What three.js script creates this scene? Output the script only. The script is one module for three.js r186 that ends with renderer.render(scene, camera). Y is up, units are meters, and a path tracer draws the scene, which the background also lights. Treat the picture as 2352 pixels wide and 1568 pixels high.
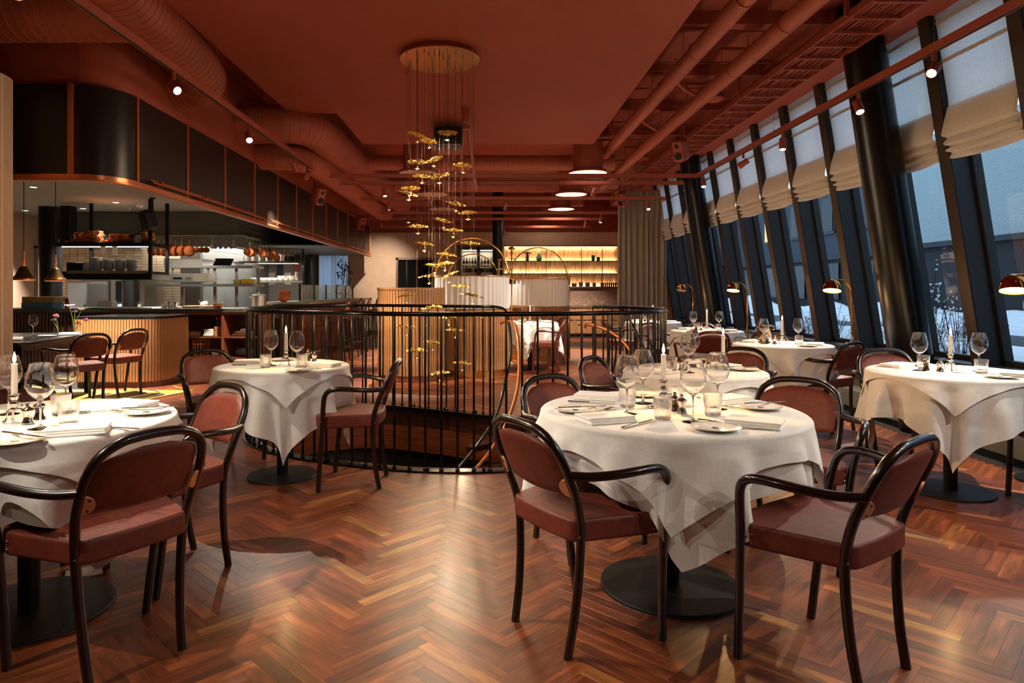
import * as THREE from 'three';
import { RoundedBoxGeometry } from 'three/addons/geometries/RoundedBoxGeometry.js';
import { mergeGeometries } from 'three/addons/utils/BufferGeometryUtils.js';
import { RectAreaLightUniformsLib } from 'three/addons/lights/RectAreaLightUniformsLib.js';
import { FontLoader } from 'three/addons/loaders/FontLoader.js';
import { TextGeometry } from 'three/addons/geometries/TextGeometry.js';

// ---------- camera, sky, exposure ----------
const scene = new THREE.Scene();
const camera = new THREE.PerspectiveCamera(2 * Math.atan(784 / 1550) * 180 / Math.PI, 2352 / 1568, 0.05, 400);
camera.position.set(0, 1.25, 0);
camera.lookAt(0, 1.25, -1);
camera.setViewOffset(2352, 1568, 63, 117, 2352, 1568);   // shifted lens: upright verticals
const renderer = new THREE.WebGLRenderer({ antialias: true });
renderer.toneMapping = THREE.LinearToneMapping;
renderer.toneMappingExposure = 1.65;
renderer.shadowMap.enabled = true;
RectAreaLightUniformsLib.init();
scene.background = new THREE.Color().setRGB(0.54, 0.80, 1.10);   // overcast dusk

// ---------- helpers ----------
let seed = 7;
const rnd = () => { seed = (seed * 1664525 + 1013904223) >>> 0; return seed / 4294967296; };
const rr = (a, b) => a + (b - a) * rnd();
const V = (x, y, d) => new THREE.Vector3(x, y, -d);              // x, height, depth from the lens plane
const PI = Math.PI;
const used = {};
const numbered = n => { const k = used[n] = (used[n] ?? -1) + 1; return k ? n + '_' + String(k).padStart(3, '0') : n; };
function flat(g) { const q = g.index ? g.toNonIndexed() : g; for (const k of Object.keys(q.attributes)) if (!['position', 'normal', 'uv', 'color'].includes(k)) q.deleteAttribute(k); return q; }
function merge(list) {
  if (!Array.isArray(list)) return list;
  if (list.length === 1) return list[0];
  const f = list.map(flat);
  if (f.some(g => !g.attributes.color)) f.forEach(g => g.deleteAttribute('color'));
  return mergeGeometries(f);
}
function mesh(name, g, m, parent) { const o = new THREE.Mesh(merge(g), m); o.name = parent === scene || !parent ? numbered(name) : name; (parent ?? scene).add(o); return o; }
function thing(name, label, category, pos = V(0, 0, 0), turn = 0, group) {
  const o = new THREE.Group(); o.name = numbered(name); o.position.copy(pos); o.rotation.y = turn;
  o.userData = { label, category }; if (group) o.userData.group = group; scene.add(o); return o;
}
function tag(o, label, category, group) { o.userData.label = label; o.userData.category = category; if (group) o.userData.group = group; return o; }
function single(name, g, m, label, category, pos, group, turn = 0) { const o = mesh(name, g, m); if (pos) o.position.copy(pos); o.rotation.y = turn; return tag(o, label, category, group); }
function struct(name, g, m, label, parent) { const o = mesh(name, g, m, parent); if (!parent) { o.userData.kind = 'structure'; if (label) { o.userData.label = label; } } return o; }
function structGroup(name, label) { const o = new THREE.Group(); o.name = numbered(name); o.userData = { kind: 'structure', label }; scene.add(o); return o; }
function dup(root, pos, turn, label, group) {
  const r = root.clone(); r.name = numbered(root.name.replace(/_\d{3}$/, '')); r.userData = { ...root.userData }; scene.add(r);
  r.position.copy(pos); r.rotation.set(0, turn, 0); if (label) r.userData.label = label; if (group) r.userData.group = group; return r;
}
const T = (g, x = 0, y = 0, z = 0) => g.translate(x, y, z);
function uvm(g, s = 1) {                                          // uv in metres by the dominant axis of the normal
  const q = flat(g), p = q.attributes.position, n = q.attributes.normal, uv = new Float32Array(p.count * 2);
  for (let i = 0; i < p.count; i++) {
    const ax = Math.abs(n.getX(i)), ay = Math.abs(n.getY(i)), az = Math.abs(n.getZ(i));
    if (ay > ax && ay > az) { uv[2 * i] = p.getX(i) * s; uv[2 * i + 1] = p.getZ(i) * s; }
    else if (ax > az) { uv[2 * i] = p.getZ(i) * s; uv[2 * i + 1] = p.getY(i) * s; }
    else { uv[2 * i] = p.getX(i) * s; uv[2 * i + 1] = p.getY(i) * s; }
  }
  q.setAttribute('uv', new THREE.BufferAttribute(uv, 2)); return q;
}
// axis-aligned box by its limits: x0..x1, y0..y1, depth d0..d1
const slab = (x0, x1, y0, y1, d0, d1) => uvm(T(new THREE.BoxGeometry(x1 - x0, y1 - y0, Math.abs(d1 - d0)), (x0 + x1) / 2, (y0 + y1) / 2, -(d0 + d1) / 2));
const box = (w, h, d, x = 0, y = 0, z = 0) => uvm(T(new THREE.BoxGeometry(w, h, d), x, y, z));
const rbox = (w, h, d, r, x = 0, y = 0, z = 0, s = 2) => T(flat(new RoundedBoxGeometry(w, h, d, s, r)), x, y, z);
const cyl = (r0, r1, h, x = 0, y = 0, z = 0, n = 24, open = false) => T(new THREE.CylinderGeometry(r0, r1, h, n, 1, open), x, y, z);
const sph = (r, x = 0, y = 0, z = 0, n = 12) => T(new THREE.SphereGeometry(r, n, Math.max(6, n / 2 | 0)), x, y, z);
const curve = (pts, closed = false, t = 0.5) => new THREE.CatmullRomCurve3(pts, closed, 'catmullrom', t);
const tube = (pts, r, n = 32, k = 8, closed = false, t = 0.5) => new THREE.TubeGeometry(curve(pts, closed, t), n, r, k, closed);
const bar = (a, b, r, k = 8) => { const d = b.clone().sub(a), g = new THREE.CylinderGeometry(r, r, d.length(), k); g.applyQuaternion(new THREE.Quaternion().setFromUnitVectors(new THREE.Vector3(0, 1, 0), d.clone().normalize())); return T(g, (a.x + b.x) / 2, (a.y + b.y) / 2, (a.z + b.z) / 2); };
const lathe = (pts, n = 32) => new THREE.LatheGeometry(pts.map(p => new THREE.Vector2(p[0], p[1])), n);
function ext(pts, depth, bevel = 0, curveSeg = 12) {
  const s = pts instanceof THREE.Shape ? pts : new THREE.Shape(pts.map(p => new THREE.Vector2(p[0], p[1])));
  return new THREE.ExtrudeGeometry(s, { depth, bevelEnabled: bevel > 0, bevelSize: bevel, bevelThickness: bevel, bevelSegments: 2, curveSegments: curveSeg });
}
function paint(g, c) { const q = flat(g), n = q.attributes.position.count, a = new Float32Array(n * 3); for (let i = 0; i < n; i++) { a[3 * i] = c.r; a[3 * i + 1] = c.g; a[3 * i + 2] = c.b; } q.setAttribute('color', new THREE.BufferAttribute(a, 3)); return q; }
const turnTo = (dx, dd) => Math.atan2(dx, -dd);                   // local +z turned to x, depth

// ---------- textures ----------
function vnoise(w, h, s0 = 1) {                                    // tileable value noise
  const t = new Float32Array(w * h); let s = s0 * 7919 + 13;
  for (let i = 0; i < w * h; i++) { s = (s * 1664525 + 1013904223) >>> 0; t[i] = s / 4294967296; }
  return (x, y) => {
    x = ((x % w) + w) % w; y = ((y % h) + h) % h; const i = x | 0, j = y | 0, i2 = (i + 1) % w, j2 = (j + 1) % h; let a = x - i, b = y - j; a = a * a * (3 - 2 * a); b = b * b * (3 - 2 * b);
    return (t[j * w + i] * (1 - a) + t[j * w + i2] * a) * (1 - b) + (t[j2 * w + i] * (1 - a) + t[j2 * w + i2] * a) * b;
  };
}
function tex(w, h, f, srgb, rep) {
  const d = new Uint8Array(w * h * 4);
  for (let y = 0; y < h; y++) for (let x = 0; x < w; x++) { const c = f(x / w, y / h), k = (y * w + x) * 4; const v = Array.isArray(c) ? c : [c, c, c]; for (let i = 0; i < 3; i++) d[k + i] = Math.max(0, Math.min(255, v[i] * 255)); d[k + 3] = 255; }
  const t = new THREE.DataTexture(d, w, h); t.wrapS = t.wrapT = THREE.RepeatWrapping; t.magFilter = THREE.LinearFilter; t.minFilter = THREE.LinearMipmapLinearFilter; t.generateMipmaps = true;
  if (srgb) t.colorSpace = THREE.SRGBColorSpace; if (rep) t.repeat.set(rep[0], rep[1]); t.needsUpdate = true; return t;
}
const mix = (a, b, t) => a + (b - a) * t;
const n1 = vnoise(8, 64, 1), n2 = vnoise(16, 256, 2), n3 = vnoise(64, 64, 3), n4 = vnoise(256, 256, 4), n5 = vnoise(4, 24, 5);
const woodTex = tex(512, 512, (u, v) => {                          // grain runs along u
  const w = v + 0.02 * n5(u * 4, v * 24), g = 0.5 * n1(u * 8, w * 64) + 0.28 * n2(u * 16, w * 256) + 0.22 * n5(u * 4, w * 24), p = n4(u * 256, v * 256) > 0.93 ? 0.08 : 0;
  const gg = Math.min(1, Math.max(0, (g - 0.5) * 1.25 + 0.5)), k = 0.52 + 0.52 * gg - p; return [k, k * 0.955, k * 0.90];
}, true, [1, 1]);
const woodRough = tex(128, 128, (u, v) => 0.75 + 0.25 * n1(u * 8, v * 64), false);
const grainBump = tex(256, 256, (u, v) => 0.5 * n2(u * 16, v * 256) + 0.5 * n1(u * 8, v * 64), false);
const fineNoise = tex(256, 256, (u, v) => 0.6 * n4(u * 256, v * 256) + 0.4 * n3(u * 64, v * 64), false);
const mottled = tex(256, 256, (u, v) => 0.80 + 0.14 * n3(u * 16, v * 16) + 0.06 * n4(u * 256, v * 256), true);
const plaster = tex(256, 256, (u, v) => 0.93 + 0.04 * n3(u * 16, v * 16) + 0.03 * n4(u * 256, v * 256), true);
const weave = tex(256, 256, (u, v) => 0.5 + 0.25 * Math.sin(u * PI * 128) * Math.sin(v * PI * 128) + 0.25 * n4(u * 256, v * 256), false);
const linen = tex(256, 256, (u, v) => 0.90 + 0.05 * n2(u * 16, v * 256) + 0.05 * n2(v * 16, u * 256), true);

const std = (color, rough, metal = 0, o = {}) => new THREE.MeshStandardMaterial({ color, roughness: rough, metalness: metal, ...o });
const phy = (color, rough, metal = 0, o = {}) => new THREE.MeshPhysicalMaterial({ color, roughness: rough, metalness: metal, ...o });
const rep = (t, x, y) => { const c = t.clone(); c.repeat.set(x, y); c.needsUpdate = true; return c; };
const vert = (t, x, y) => { const c = rep(t, x, y); c.rotation = PI / 2; return c; };   // grain upright
const M = {
  red: std('#a14a34', 0.72, 0, { map: rep(plaster, 0.7, 0.7), bumpMap: rep(fineNoise, 2, 2), bumpScale: 0.0006 }),
  redDuct: std('#b65c44', 0.55, 0, { map: rep(mottled, 0.5, 0.5) }),
  redMetal: std('#984633', 0.5, 0.1),
  floorWood: phy('#ffffff', 0.42, 0, { map: woodTex, vertexColors: true, bumpMap: grainBump, bumpScale: 0.00025, clearcoat: 0.12, clearcoatRoughness: 0.2 }),
  floorBase: std('#1c100a', 0.9),
  oak: std('#b5814f', 0.55, 0, { map: rep(woodTex, 1, 2), bumpMap: rep(grainBump, 1, 2), bumpScale: 0.0004 }),
  oakV: std('#b98350', 0.55, 0, { map: vert(woodTex, 1, 2), bumpMap: vert(grainBump, 1, 2), bumpScale: 0.0004 }),
  mahog: std('#7d4126', 0.42, 0, { map: vert(woodTex, 0.7, 1.5) }),
  mahogDark: std('#4a2617', 0.5, 0, { map: vert(woodTex, 0.7, 1.5) }),
  chairWood: phy('#1f100a', 0.28, 0, { map: rep(woodTex, 1, 1), clearcoat: 0.6, clearcoatRoughness: 0.12 }),
  chairRed: phy('#5a2013', 0.3, 0, { clearcoat: 0.5, clearcoatRoughness: 0.15 }),
  leather: std('#763120', 0.5, 0, { bumpMap: rep(fineNoise, 6, 6), bumpScale: 0.0007, map: rep(mottled, 3, 3) }),
  copperTab: std('#d08a5c', 0.4, 0.25),
  copper: std('#d07c50', 0.24, 0.8),
  copperDull: std('#bb6c40', 0.36, 0.6),
  brass: std('#c9a05c', 0.2, 1),
  brassRed: std('#b4732f', 0.12, 1),
  gold: std('#c9ab5a', 0.3, 1),
  chrome: std('#d8d4cc', 0.12, 1),
  steel: std('#b8b6b0', 0.3, 1),
  steelDull: std('#8f8f8c', 0.42, 0.9),
  black: std('#0d0d0d', 0.38, 0.3),
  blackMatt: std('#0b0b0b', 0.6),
  blackGloss: phy('#0a0a0b', 0.22, 0.2),
  cloth: phy('#efece6', 0.9, 0, { map: rep(linen, 3, 3), bumpMap: rep(weave, 8, 8), bumpScale: 0.0002, side: THREE.DoubleSide }),
  napkin: std('#f0ece5', 0.9, 0, { bumpMap: rep(weave, 8, 8), bumpScale: 0.0002 }),
  china: phy('#f2efe8', 0.18, 0, { clearcoat: 0.5, clearcoatRoughness: 0.1 }),
  rimDark: std('#2a2622', 0.3),
  glass: phy('#ffffff', 0.0, 0, { transmission: 1, thickness: 0, ior: 1.5, side: THREE.DoubleSide }),
  crystal: phy('#ffffff', 0.0, 0, { transmission: 1, thickness: 0.002, ior: 1.5 }),
  wax: phy('#f4ecdc', 0.5, 0, { sheen: 0.2 }),
  flame: std('#000000', 1, 0, { emissive: new THREE.Color(1, 0.62, 0.26), emissiveIntensity: 9 }),
  wick: std('#1a1410', 0.9),
  lampGlow: std('#000000', 1, 0, { emissive: new THREE.Color(1, 0.83, 0.60), emissiveIntensity: 6 }),
  beige: std('#c9a88e', 0.7, 0, { map: rep(plaster, 0.5, 0.5) }),
  curtain: std('#a08e7c', 0.9, 0, { map: rep(linen, 3, 3), side: THREE.DoubleSide }),
  fascia: phy('#231b17', 0.36, 0.25, { bumpMap: rep(fineNoise, 1, 1), bumpScale: 0.0004 }),
  doorBlack: phy('#060606', 0.85, 0, { specularIntensity: 0.25 }),
  mullion: std('#141619', 0.55, 0.1),
  bronze: std('#3a2c20', 0.5, 0.3),
};
const WARM = new THREE.Color(1, 0.88, 0.72), WARM2 = new THREE.Color(1, 0.74, 0.46), COOL = new THREE.Color(1, 0.93, 0.82);
// ---------- the stair opening (plan curve: x, depth) ----------
const openPts = [[1.10, 6.85], [1.42, 6.42], [1.54, 5.9], [1.43, 5.4], [1.1, 5.02], [0.65, 4.78], [0.2, 4.665], [-0.19, 4.635], [-0.6, 4.69], [-1.15, 4.9], [-1.62, 5.19], [-1.95, 5.58], [-2.10, 6.05], [-2.08, 6.55], [-1.9, 7.0], [-1.5, 7.32], [-1.03, 7.34], [-0.55, 7.12], [0.08, 6.76], [0.55, 6.74]];
const openCurve = curve(openPts.map(p => V(p[0], 0, p[1])), true);
const openPoly = openCurve.getSpacedPoints(160).slice(0, 160);
function insideOpen(x, d) { let c = false; for (let i = 0, j = openPoly.length - 1; i < openPoly.length; j = i++) { const a = openPoly[i], b = openPoly[j], az = -a.z, bz = -b.z; if ((az > d) !== (bz > d) && x < (b.x - a.x) * (d - az) / (bz - az) + a.x) c = !c; } return c; }

// ---------- floor: herringbone of real planks ----------
{
  const floor = structGroup('floor', 'glossy reddish brown herringbone parquet floor');
  const hole = new THREE.Path(openPoly.map(p => new THREE.Vector2(p.x, -p.z)));
  const s = new THREE.Shape([[-5.2, -3], [3.78, -3], [3.78, 18.4], [-5.2, 18.4]].map(p => new THREE.Vector2(...p))); s.holes.push(hole);
  const bg = new THREE.ExtrudeGeometry(s, { depth: 0.2, bevelEnabled: false }); bg.rotateX(-PI / 2); T(bg, 0, -0.206, 0);
  mesh('subfloor', uvm(bg), M.floorBase, floor);
  const L = 0.39, W = L / 7, q = Math.SQRT1_2;
  const tones = ['#8e4a27', '#9c522c', '#7f3d20', '#a4592f', '#8a4624', '#b06536', '#70351b', '#964e29', '#c98f4e', '#9e552e', '#834021', '#bb773e'];
  const tw = [10, 12, 9, 10, 12, 6, 6, 12, 3, 9, 10, 2];
  const pick = () => { let k = rnd() * 101; for (let i = 0; i < tw.length; i++) if ((k -= tw[i]) < 0) return i; return 0; };
  function plankGeo(len, wid, tone, u0, v0, jit) {                 // bevelled top, long axis x
    const a = len / 2 - 0.0001, b = wid / 2 - 0.0001, c = 0.0004, y1 = 0, y0 = -0.006;
    const P = [], U = [], tri = (...k) => { for (const p of k) { P.push(...p); U.push(u0 + p[0] * 0.9, v0 + p[2] * 0.9); } };
    const quad = (A, B, C, D) => { tri(A, B, C); tri(A, C, D); };
    const t = [[-a + c, y1, b - c], [a - c, y1, b - c], [a - c, y1, -b + c], [-a + c, y1, -b + c]], m = [[-a, y1 - c, b], [a, y1 - c, b], [a, y1 - c, -b], [-a, y1 - c, -b]], o = m.map(p => [p[0], y0, p[2]]);
    quad(...t); for (let i = 0; i < 4; i++) { const j = (i + 1) % 4; quad(m[i], m[j], t[j], t[i]); quad(o[i], o[j], m[j], m[i]); }
    const g = new THREE.BufferGeometry(); g.setAttribute('position', new THREE.Float32BufferAttribute(P, 3)); g.setAttribute('uv', new THREE.Float32BufferAttribute(U, 2)); g.computeVertexNormals();
    return paint(g, new THREE.Color(tones[tone]).multiplyScalar(jit));
  }
  const variants = []; for (let i = 0; i < 40; i++) { const t = i < 24 ? i % 12 : pick(); variants.push([t, plankGeo(L, W, t, rnd() * 5, rnd() * 5, rr(0.88, 1.1))]); }
  const byTone = tones.map((_, i) => variants.filter(v => v[0] === i).map(v => v[1]));
  const near = [], far = [];
  const add = (p0, q0, vert) => {
    const pc = p0 + (vert ? W / 2 : L / 2), qc = q0 + (vert ? L / 2 : W / 2), x = (pc - qc) * q - 0.476, d = (pc + qc) * q;
    if (x < -5.0 || x > 3.72 || d < 0.9 || d > 18.1) return;
    const ang = vert ? 3 * PI / 4 : PI / 4;                        // long axis in plan
    let cut = false; for (const k of [-1, -0.5, 0, 0.5, 1]) for (const e of [-1, 1]) { const lx = k * L / 2, lw = e * W / 2; if (insideOpen(x + lx * Math.cos(ang) - lw * Math.sin(ang), d + lx * Math.sin(ang) + lw * Math.cos(ang))) cut = true; }
    const r = { x, d, ang, cut, tone: pick(), k: 0 };
    const ok = d > 2.15 && d < 6.5 && Math.abs(x - 0.1) < d * 0.95 && !cut;
    r.score = ok ? Math.hypot(x + 0.1, d - 1.2) : 99; near.push(r);
  };
  for (let m = -12; m < 12; m++) for (let k = -60; k < 330; k++) { const bx = k * W + m * L, by = k * W - m * L; add(bx, by, false); add(bx + L, by + W - L, true); }
  near.sort((a, b) => a.score - b.score);
  near.forEach((r, i) => {
    if (i < 300 && r.score < 99) {
      const gs = byTone[r.tone], o = mesh('plank', gs[rnd() * gs.length | 0], M.floorWood, floor);
      o.position.set(r.x, rr(-0.0002, 0.0002), -r.d); o.rotation.y = r.ang;
    } else far.push(r);
  });
  const pieces = [];
  for (const r of far) {
    const place = g => { g.rotateY(r.ang); return T(g, r.x, rr(-0.0002, 0.0002), -r.d); };
    if (!r.cut) { const gs = byTone[r.tone]; pieces.push(place(gs[rnd() * gs.length | 0].clone())); continue; }
    const N = 14, c = Math.cos(r.ang), sn = Math.sin(r.ang);       // cut planks keep the cells outside the opening
    for (let i = 0; i < N; i++) { const lx = (i + 0.5) / N * L - L / 2, x = r.x + lx * c, d = r.d + lx * sn; if (insideOpen(x, d)) continue; const g = plankGeo(L / N + 0.0008, W, r.tone, r.x * 3, r.d * 3, 1); T(g, lx, 0, 0); pieces.push(place(g)); }
  }
  const rest = mesh('planks', mergeGeometries(pieces), M.floorWood, floor); rest.userData.kind = 'stuff';
}
// ---------- stairwell ----------
{
  const ring = (off, y0, y1, mat, name, label) => {
    const g = new THREE.BufferGeometry(), P = [], U = [], I = []; let acc = 0;
    for (let i = 0; i <= 160; i++) { const p = openPoly[i % 160], nx = openPoly[(i + 1) % 160], pv = openPoly[(i + 159) % 160]; const t = nx.clone().sub(pv).normalize(), n = new THREE.Vector3(t.z, 0, -t.x); if (i) acc += p.distanceTo(openPoly[i - 1]); P.push(p.x + n.x * off, y0, p.z + n.z * off, p.x + n.x * off, y1, p.z + n.z * off); U.push(y0, acc, y1, acc); if (i < 160) I.push(2 * i, 2 * i + 1, 2 * i + 2, 2 * i + 1, 2 * i + 3, 2 * i + 2); }
    g.setAttribute('position', new THREE.Float32BufferAttribute(P, 3)); g.setAttribute('uv', new THREE.Float32BufferAttribute(U, 2)); g.setIndex(I); g.computeVertexNormals(); const mm = mat.clone(); mm.side = THREE.DoubleSide; return struct(name, g, mm, label);
  };
  ring(0, -0.47, -0.001, M.mahog, 'trim_1', 'red brown wood fascia lining the edge of the stair opening');
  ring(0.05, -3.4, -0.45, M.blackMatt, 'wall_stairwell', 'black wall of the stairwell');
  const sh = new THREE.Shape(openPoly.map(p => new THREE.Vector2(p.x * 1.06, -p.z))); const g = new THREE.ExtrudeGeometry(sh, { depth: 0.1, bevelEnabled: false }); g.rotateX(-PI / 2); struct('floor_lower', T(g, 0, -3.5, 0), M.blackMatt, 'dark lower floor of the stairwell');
  // winding treads that lead down from the gap in the railing
  const st = structGroup('stair', 'dark winding stair treads going down'); const C = [-0.3, 5.95];
  for (let i = 0; i < 14; i++) { const a0 = 1.02 - i * 0.26, w = 0.28, p = []; for (const [r, a] of [[0.25, a0], [0.25, a0 - w], [1.5, a0 - w], [1.52, a0 - w / 2], [1.5, a0]]) p.push([C[0] + r * Math.cos(a), C[1] + r * Math.sin(a)]); const e = ext(p, 0.05); e.rotateX(-PI / 2); mesh('tread', T(uvm(e), 0, -0.22 - i * 0.19, 0), M.mahogDark, st); }
}
// ---------- walls and ceilings ----------
{
  struct('ceiling', slab(-8.6, 3.9, 3.78, 4.0, -3, 18.8), M.red, 'dark red painted concrete ceiling slab');
  const pan = new THREE.Shape([[-2.33, -2.9], [1.57, -2.9], [1.57, 9.73], [-1.76, 9.73], [-1.76, 8.04], [-2.33, 8.04]].map(p => new THREE.Vector2(p[0], p[1])));
  const pg = new THREE.ExtrudeGeometry(pan, { depth: 0.1, bevelEnabled: false }); pg.rotateX(-PI / 2); struct('ceiling_panel', T(uvm(pg), 0, 3.36, 0), M.red, 'smooth red dropped ceiling panel over the tables');
  struct('wall_back_core', [slab(-3.7, 4.6, -0.2, 4.0, 18.42, 18.7), slab(-8.6, -4.6, -0.2, 4.0, 18.42, 18.7), slab(-4.6, -3.7, 2.2, 4.0, 18.42, 18.7), slab(-4.6, -3.7, -0.2, 0.9, 18.42, 18.7)], M.red, 'red wall above the ribbed back wall');
  struct('wall_front', slab(-8.6, 4.6, -0.2, 4.0, -3.2, -3), M.beige, 'plain wall behind the dining room');
  struct('wall_left', slab(-8.8, -8.6, -0.2, 4.0, -3.2, 18.7), M.beige, 'plain side wall');
  struct('floor_kitchen', slab(-8.6, -5.2, -0.2, -0.01, -3, 18.7), M.floorBase, 'dark kitchen floor');
  // soffit above the windows and beams under the slab on the window side
  struct('ceiling_soffit', slab(3.28, 3.90, 3.46, 3.8, -3, 18.7), M.red, 'flat red soffit strip above the slanted windows');
  for (let i = 0; i < 6; i++) struct('ceiling_beam', slab(1.58, 3.28, 3.66, 3.79, 3.2 + i * 1.45, 3.34 + i * 1.45), M.red, 'shallow red crossbeam under the ceiling slab by the windows');
  // red bulkhead above the kitchen band
  const k = new THREE.Shape(); k.moveTo(-8.6, 5.32); k.lineTo(-3.2, 5.32); k.absarc(-3.24, 5.62, 0.30, -PI / 2, 0, false); k.lineTo(-2.94, 17.1); k.lineTo(-8.6, 17.1);
  const kg = new THREE.ExtrudeGeometry(k, { depth: 0.93, bevelEnabled: false, curveSegments: 10 }); kg.rotateX(-PI / 2); struct('wall_bulkhead', T(uvm(kg), 0, 2.86, 0), M.red, 'dark red bulkhead above the kitchen canopy');
  struct('ceiling_kitchen', slab(-8.6, -2.98, 2.66, 2.72, 5.4, 17.05), std('#8d8b80', 0.7), 'pale grey kitchen ceiling');
}
// ribbed back wall, each rib real; too fine to pick apart
const ribGeo = (x0, x1, y0, y1, d, pitch, dep) => { const a = []; for (let x = x0; x < x1 - pitch * 0.5; x += pitch) a.push(box(pitch * 0.62, y1 - y0, dep, x + pitch / 2, (y0 + y1) / 2, -d)); return a; };
{
  const wall = (name, x0, x1, y0, y1, d, label) => { const g = structGroup(name, label); mesh('backing', slab(x0, x1, y0, y1, d, d + 0.1), M.beige, g); const r = mesh('ribs', ribGeo(x0, x1, y0, y1, d, 0.042, 0.03), M.beige, g); r.userData.kind = 'stuff'; };
  wall('wall_back', -3.7, -2.38, 0, 2.82, 18.3, 'pale ribbed back wall beside the dark doorway');
  wall('wall_back_over_door', -2.38, -1.34, 2.12, 2.82, 18.3, 'pale ribbed wall above the dark doorway');
  wall('wall_back_middle', -1.34, -0.68, 0, 2.82, 18.3, 'pale ribbed wall between doorway and wine cabinet');
  wall('wall_back_upper', -0.98, 3.9, 2.46, 2.82, 18.2, 'pale ribbed wall band above the lit bar shelves');
  const dr = structGroup('door_1', 'dark doorway in a thin wood frame in the ribbed back wall');
  mesh('leaf', slab(-2.34, -1.87, 0, 2.08, 18.36, 18.4), M.doorBlack, dr); mesh('leaf', slab(-1.85, -1.38, 0, 2.08, 18.36, 18.4), M.doorBlack, dr);
  mesh('frame', [slab(-2.40, -2.34, 0, 2.14, 18.24, 18.4), slab(-1.38, -1.32, 0, 2.14, 18.24, 18.4), slab(-2.40, -1.32, 2.08, 2.14, 18.24, 18.4)], M.mahog, dr);
  struct('wall_far_left', slab(-8.6, -4.6, 0, 2.86, 18.2, 18.4), std('#5b5f62', 0.6), 'grey wall at the far end of the kitchen');
}
// ---------- slanted window wall ----------
const winX = y => 4.02 - 0.16 * (y - 0.65);
const MZ = []; for (let k = -5; k < 12; k++) MZ.push(4.55 + 0.88 * k);
const paneMat = phy('#f6fafc', 0.01, 0, { transmission: 1, thickness: 0, ior: 1.5, side: THREE.DoubleSide });
{
  // slanted fin: parallelogram in x-y, extruded along depth
  const fin = (x0, x1, y0, y1, d0, d1) => { const g = ext([[winX(y0) + x0, y0], [winX(y0) + x1, y0], [winX(y1) + x1, y1], [winX(y1) + x0, y1]], d1 - d0); return uvm(T(g, 0, 0, -d1)); };
  for (let i = 0; i < MZ.length; i++) {
    const w = structGroup('window_' + (i + 1), 'slanted window bay with dark mullion and glass looking out on a snowy dusk street'), d = MZ[i];
    mesh('mullion', fin(0, 0.20, 0.63, 3.5, d, d + 0.13), M.mullion, w);
    mesh('mullion_edge', fin(-0.012, 0, 0.64, 3.48, d + 0.005, d + 0.125), M.bronze, w);
    if (i < MZ.length - 1) {
      { const q = new THREE.BufferGeometry(), a = winX(0.68) + 0.19, b = winX(3.5) + 0.19; q.setAttribute('position', new THREE.Float32BufferAttribute([a, 0.68, -d - 0.17, a, 0.68, -d - 0.84, b, 3.5, -d - 0.84, b, 3.5, -d - 0.17], 3)); q.setAttribute('uv', new THREE.Float32BufferAttribute([0, 0, 1, 0, 1, 1, 0, 1], 2)); q.setIndex([0, 1, 2, 0, 2, 3]); q.computeVertexNormals(); mesh('pane', q, paneMat, w); }
      mesh('frame', [fin(0.15, 0.22, 0.64, 0.69, d + 0.13, d + 0.88), fin(0.15, 0.22, 0.64, 3.5, d + 0.13, d + 0.165), fin(0.15, 0.22, 0.64, 3.5, d + 0.845, d + 0.88), fin(0.15, 0.22, 3.42, 3.5, d + 0.13, d + 0.88)], M.blackMatt, w);
    }
  }
  const grey = std('#3f3c35', 0.55);
  const low = structGroup('wall_right', 'low grey olive wall under the slanted windows');
  mesh('wall_core', slab(3.98, 4.5, -0.2, 0.60, -3, 18.7), grey, low); mesh('sill', slab(3.96, 4.46, 0.60, 0.645, -3, 14.36), std('#2c2a27', 0.45), low);
  mesh('ledge', slab(3.86, 4.0, 0.50, 0.60, -3, 14.36), grey, low);
  mesh('heater_casing', slab(3.76, 3.99, 0.06, 0.23, -3, 14.36), std('#5c574c', 0.5), low); mesh('kick', slab(3.80, 3.99, -0.01, 0.07, -3, 14.36), M.blackMatt, low);
  struct('wall_right_far', slab(3.75, 4.6, 0, 4.0, 14.36, 18.7), std('#a97a66', 0.7), 'pinkish wall beyond the last window');
  struct('wall_right_near', slab(4.0, 4.6, 0.6, 4.0, -3.2, 0.12), M.beige, 'wall behind the first window');
  struct('wall_right_header', slab(3.5, 3.92, 3.47, 4.0, -3.2, 18.7), M.red, 'header above the windows');
  // two leaning columns
  const col = (d, r, label) => { const g = new THREE.CylinderGeometry(r, r, 3.75, 40), s = new THREE.Matrix4().set(1, -0.152, 0, 3.77 + 0.152 * 0.774, 0, 1, 0, 1.88, 0, 0, 1, -d, 0, 0, 0, 1); g.translate(0, 0, 0); const m = new THREE.Matrix4().makeShear(0, 0, 0, 0, 0, 0); g.applyMatrix4(new THREE.Matrix4().set(1, -0.152, 0, 3.77 + 0.152 * 0.774 - 0.152 * 1.88, 0, 1, 0, 1.88, 0, 0, 1, -d, 0, 0, 0, 1)); return tag(mesh('slanted_column', g, phy('#0e0d0d', 0.3, 0.35)), label, 'column'); };
  col(6.0, 0.174, 'thick black round column leaning with the windows by the window table set for two'); col(11.1, 0.165, 'black round column leaning with the windows beside the lamp with the small red shade');
}
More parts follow.
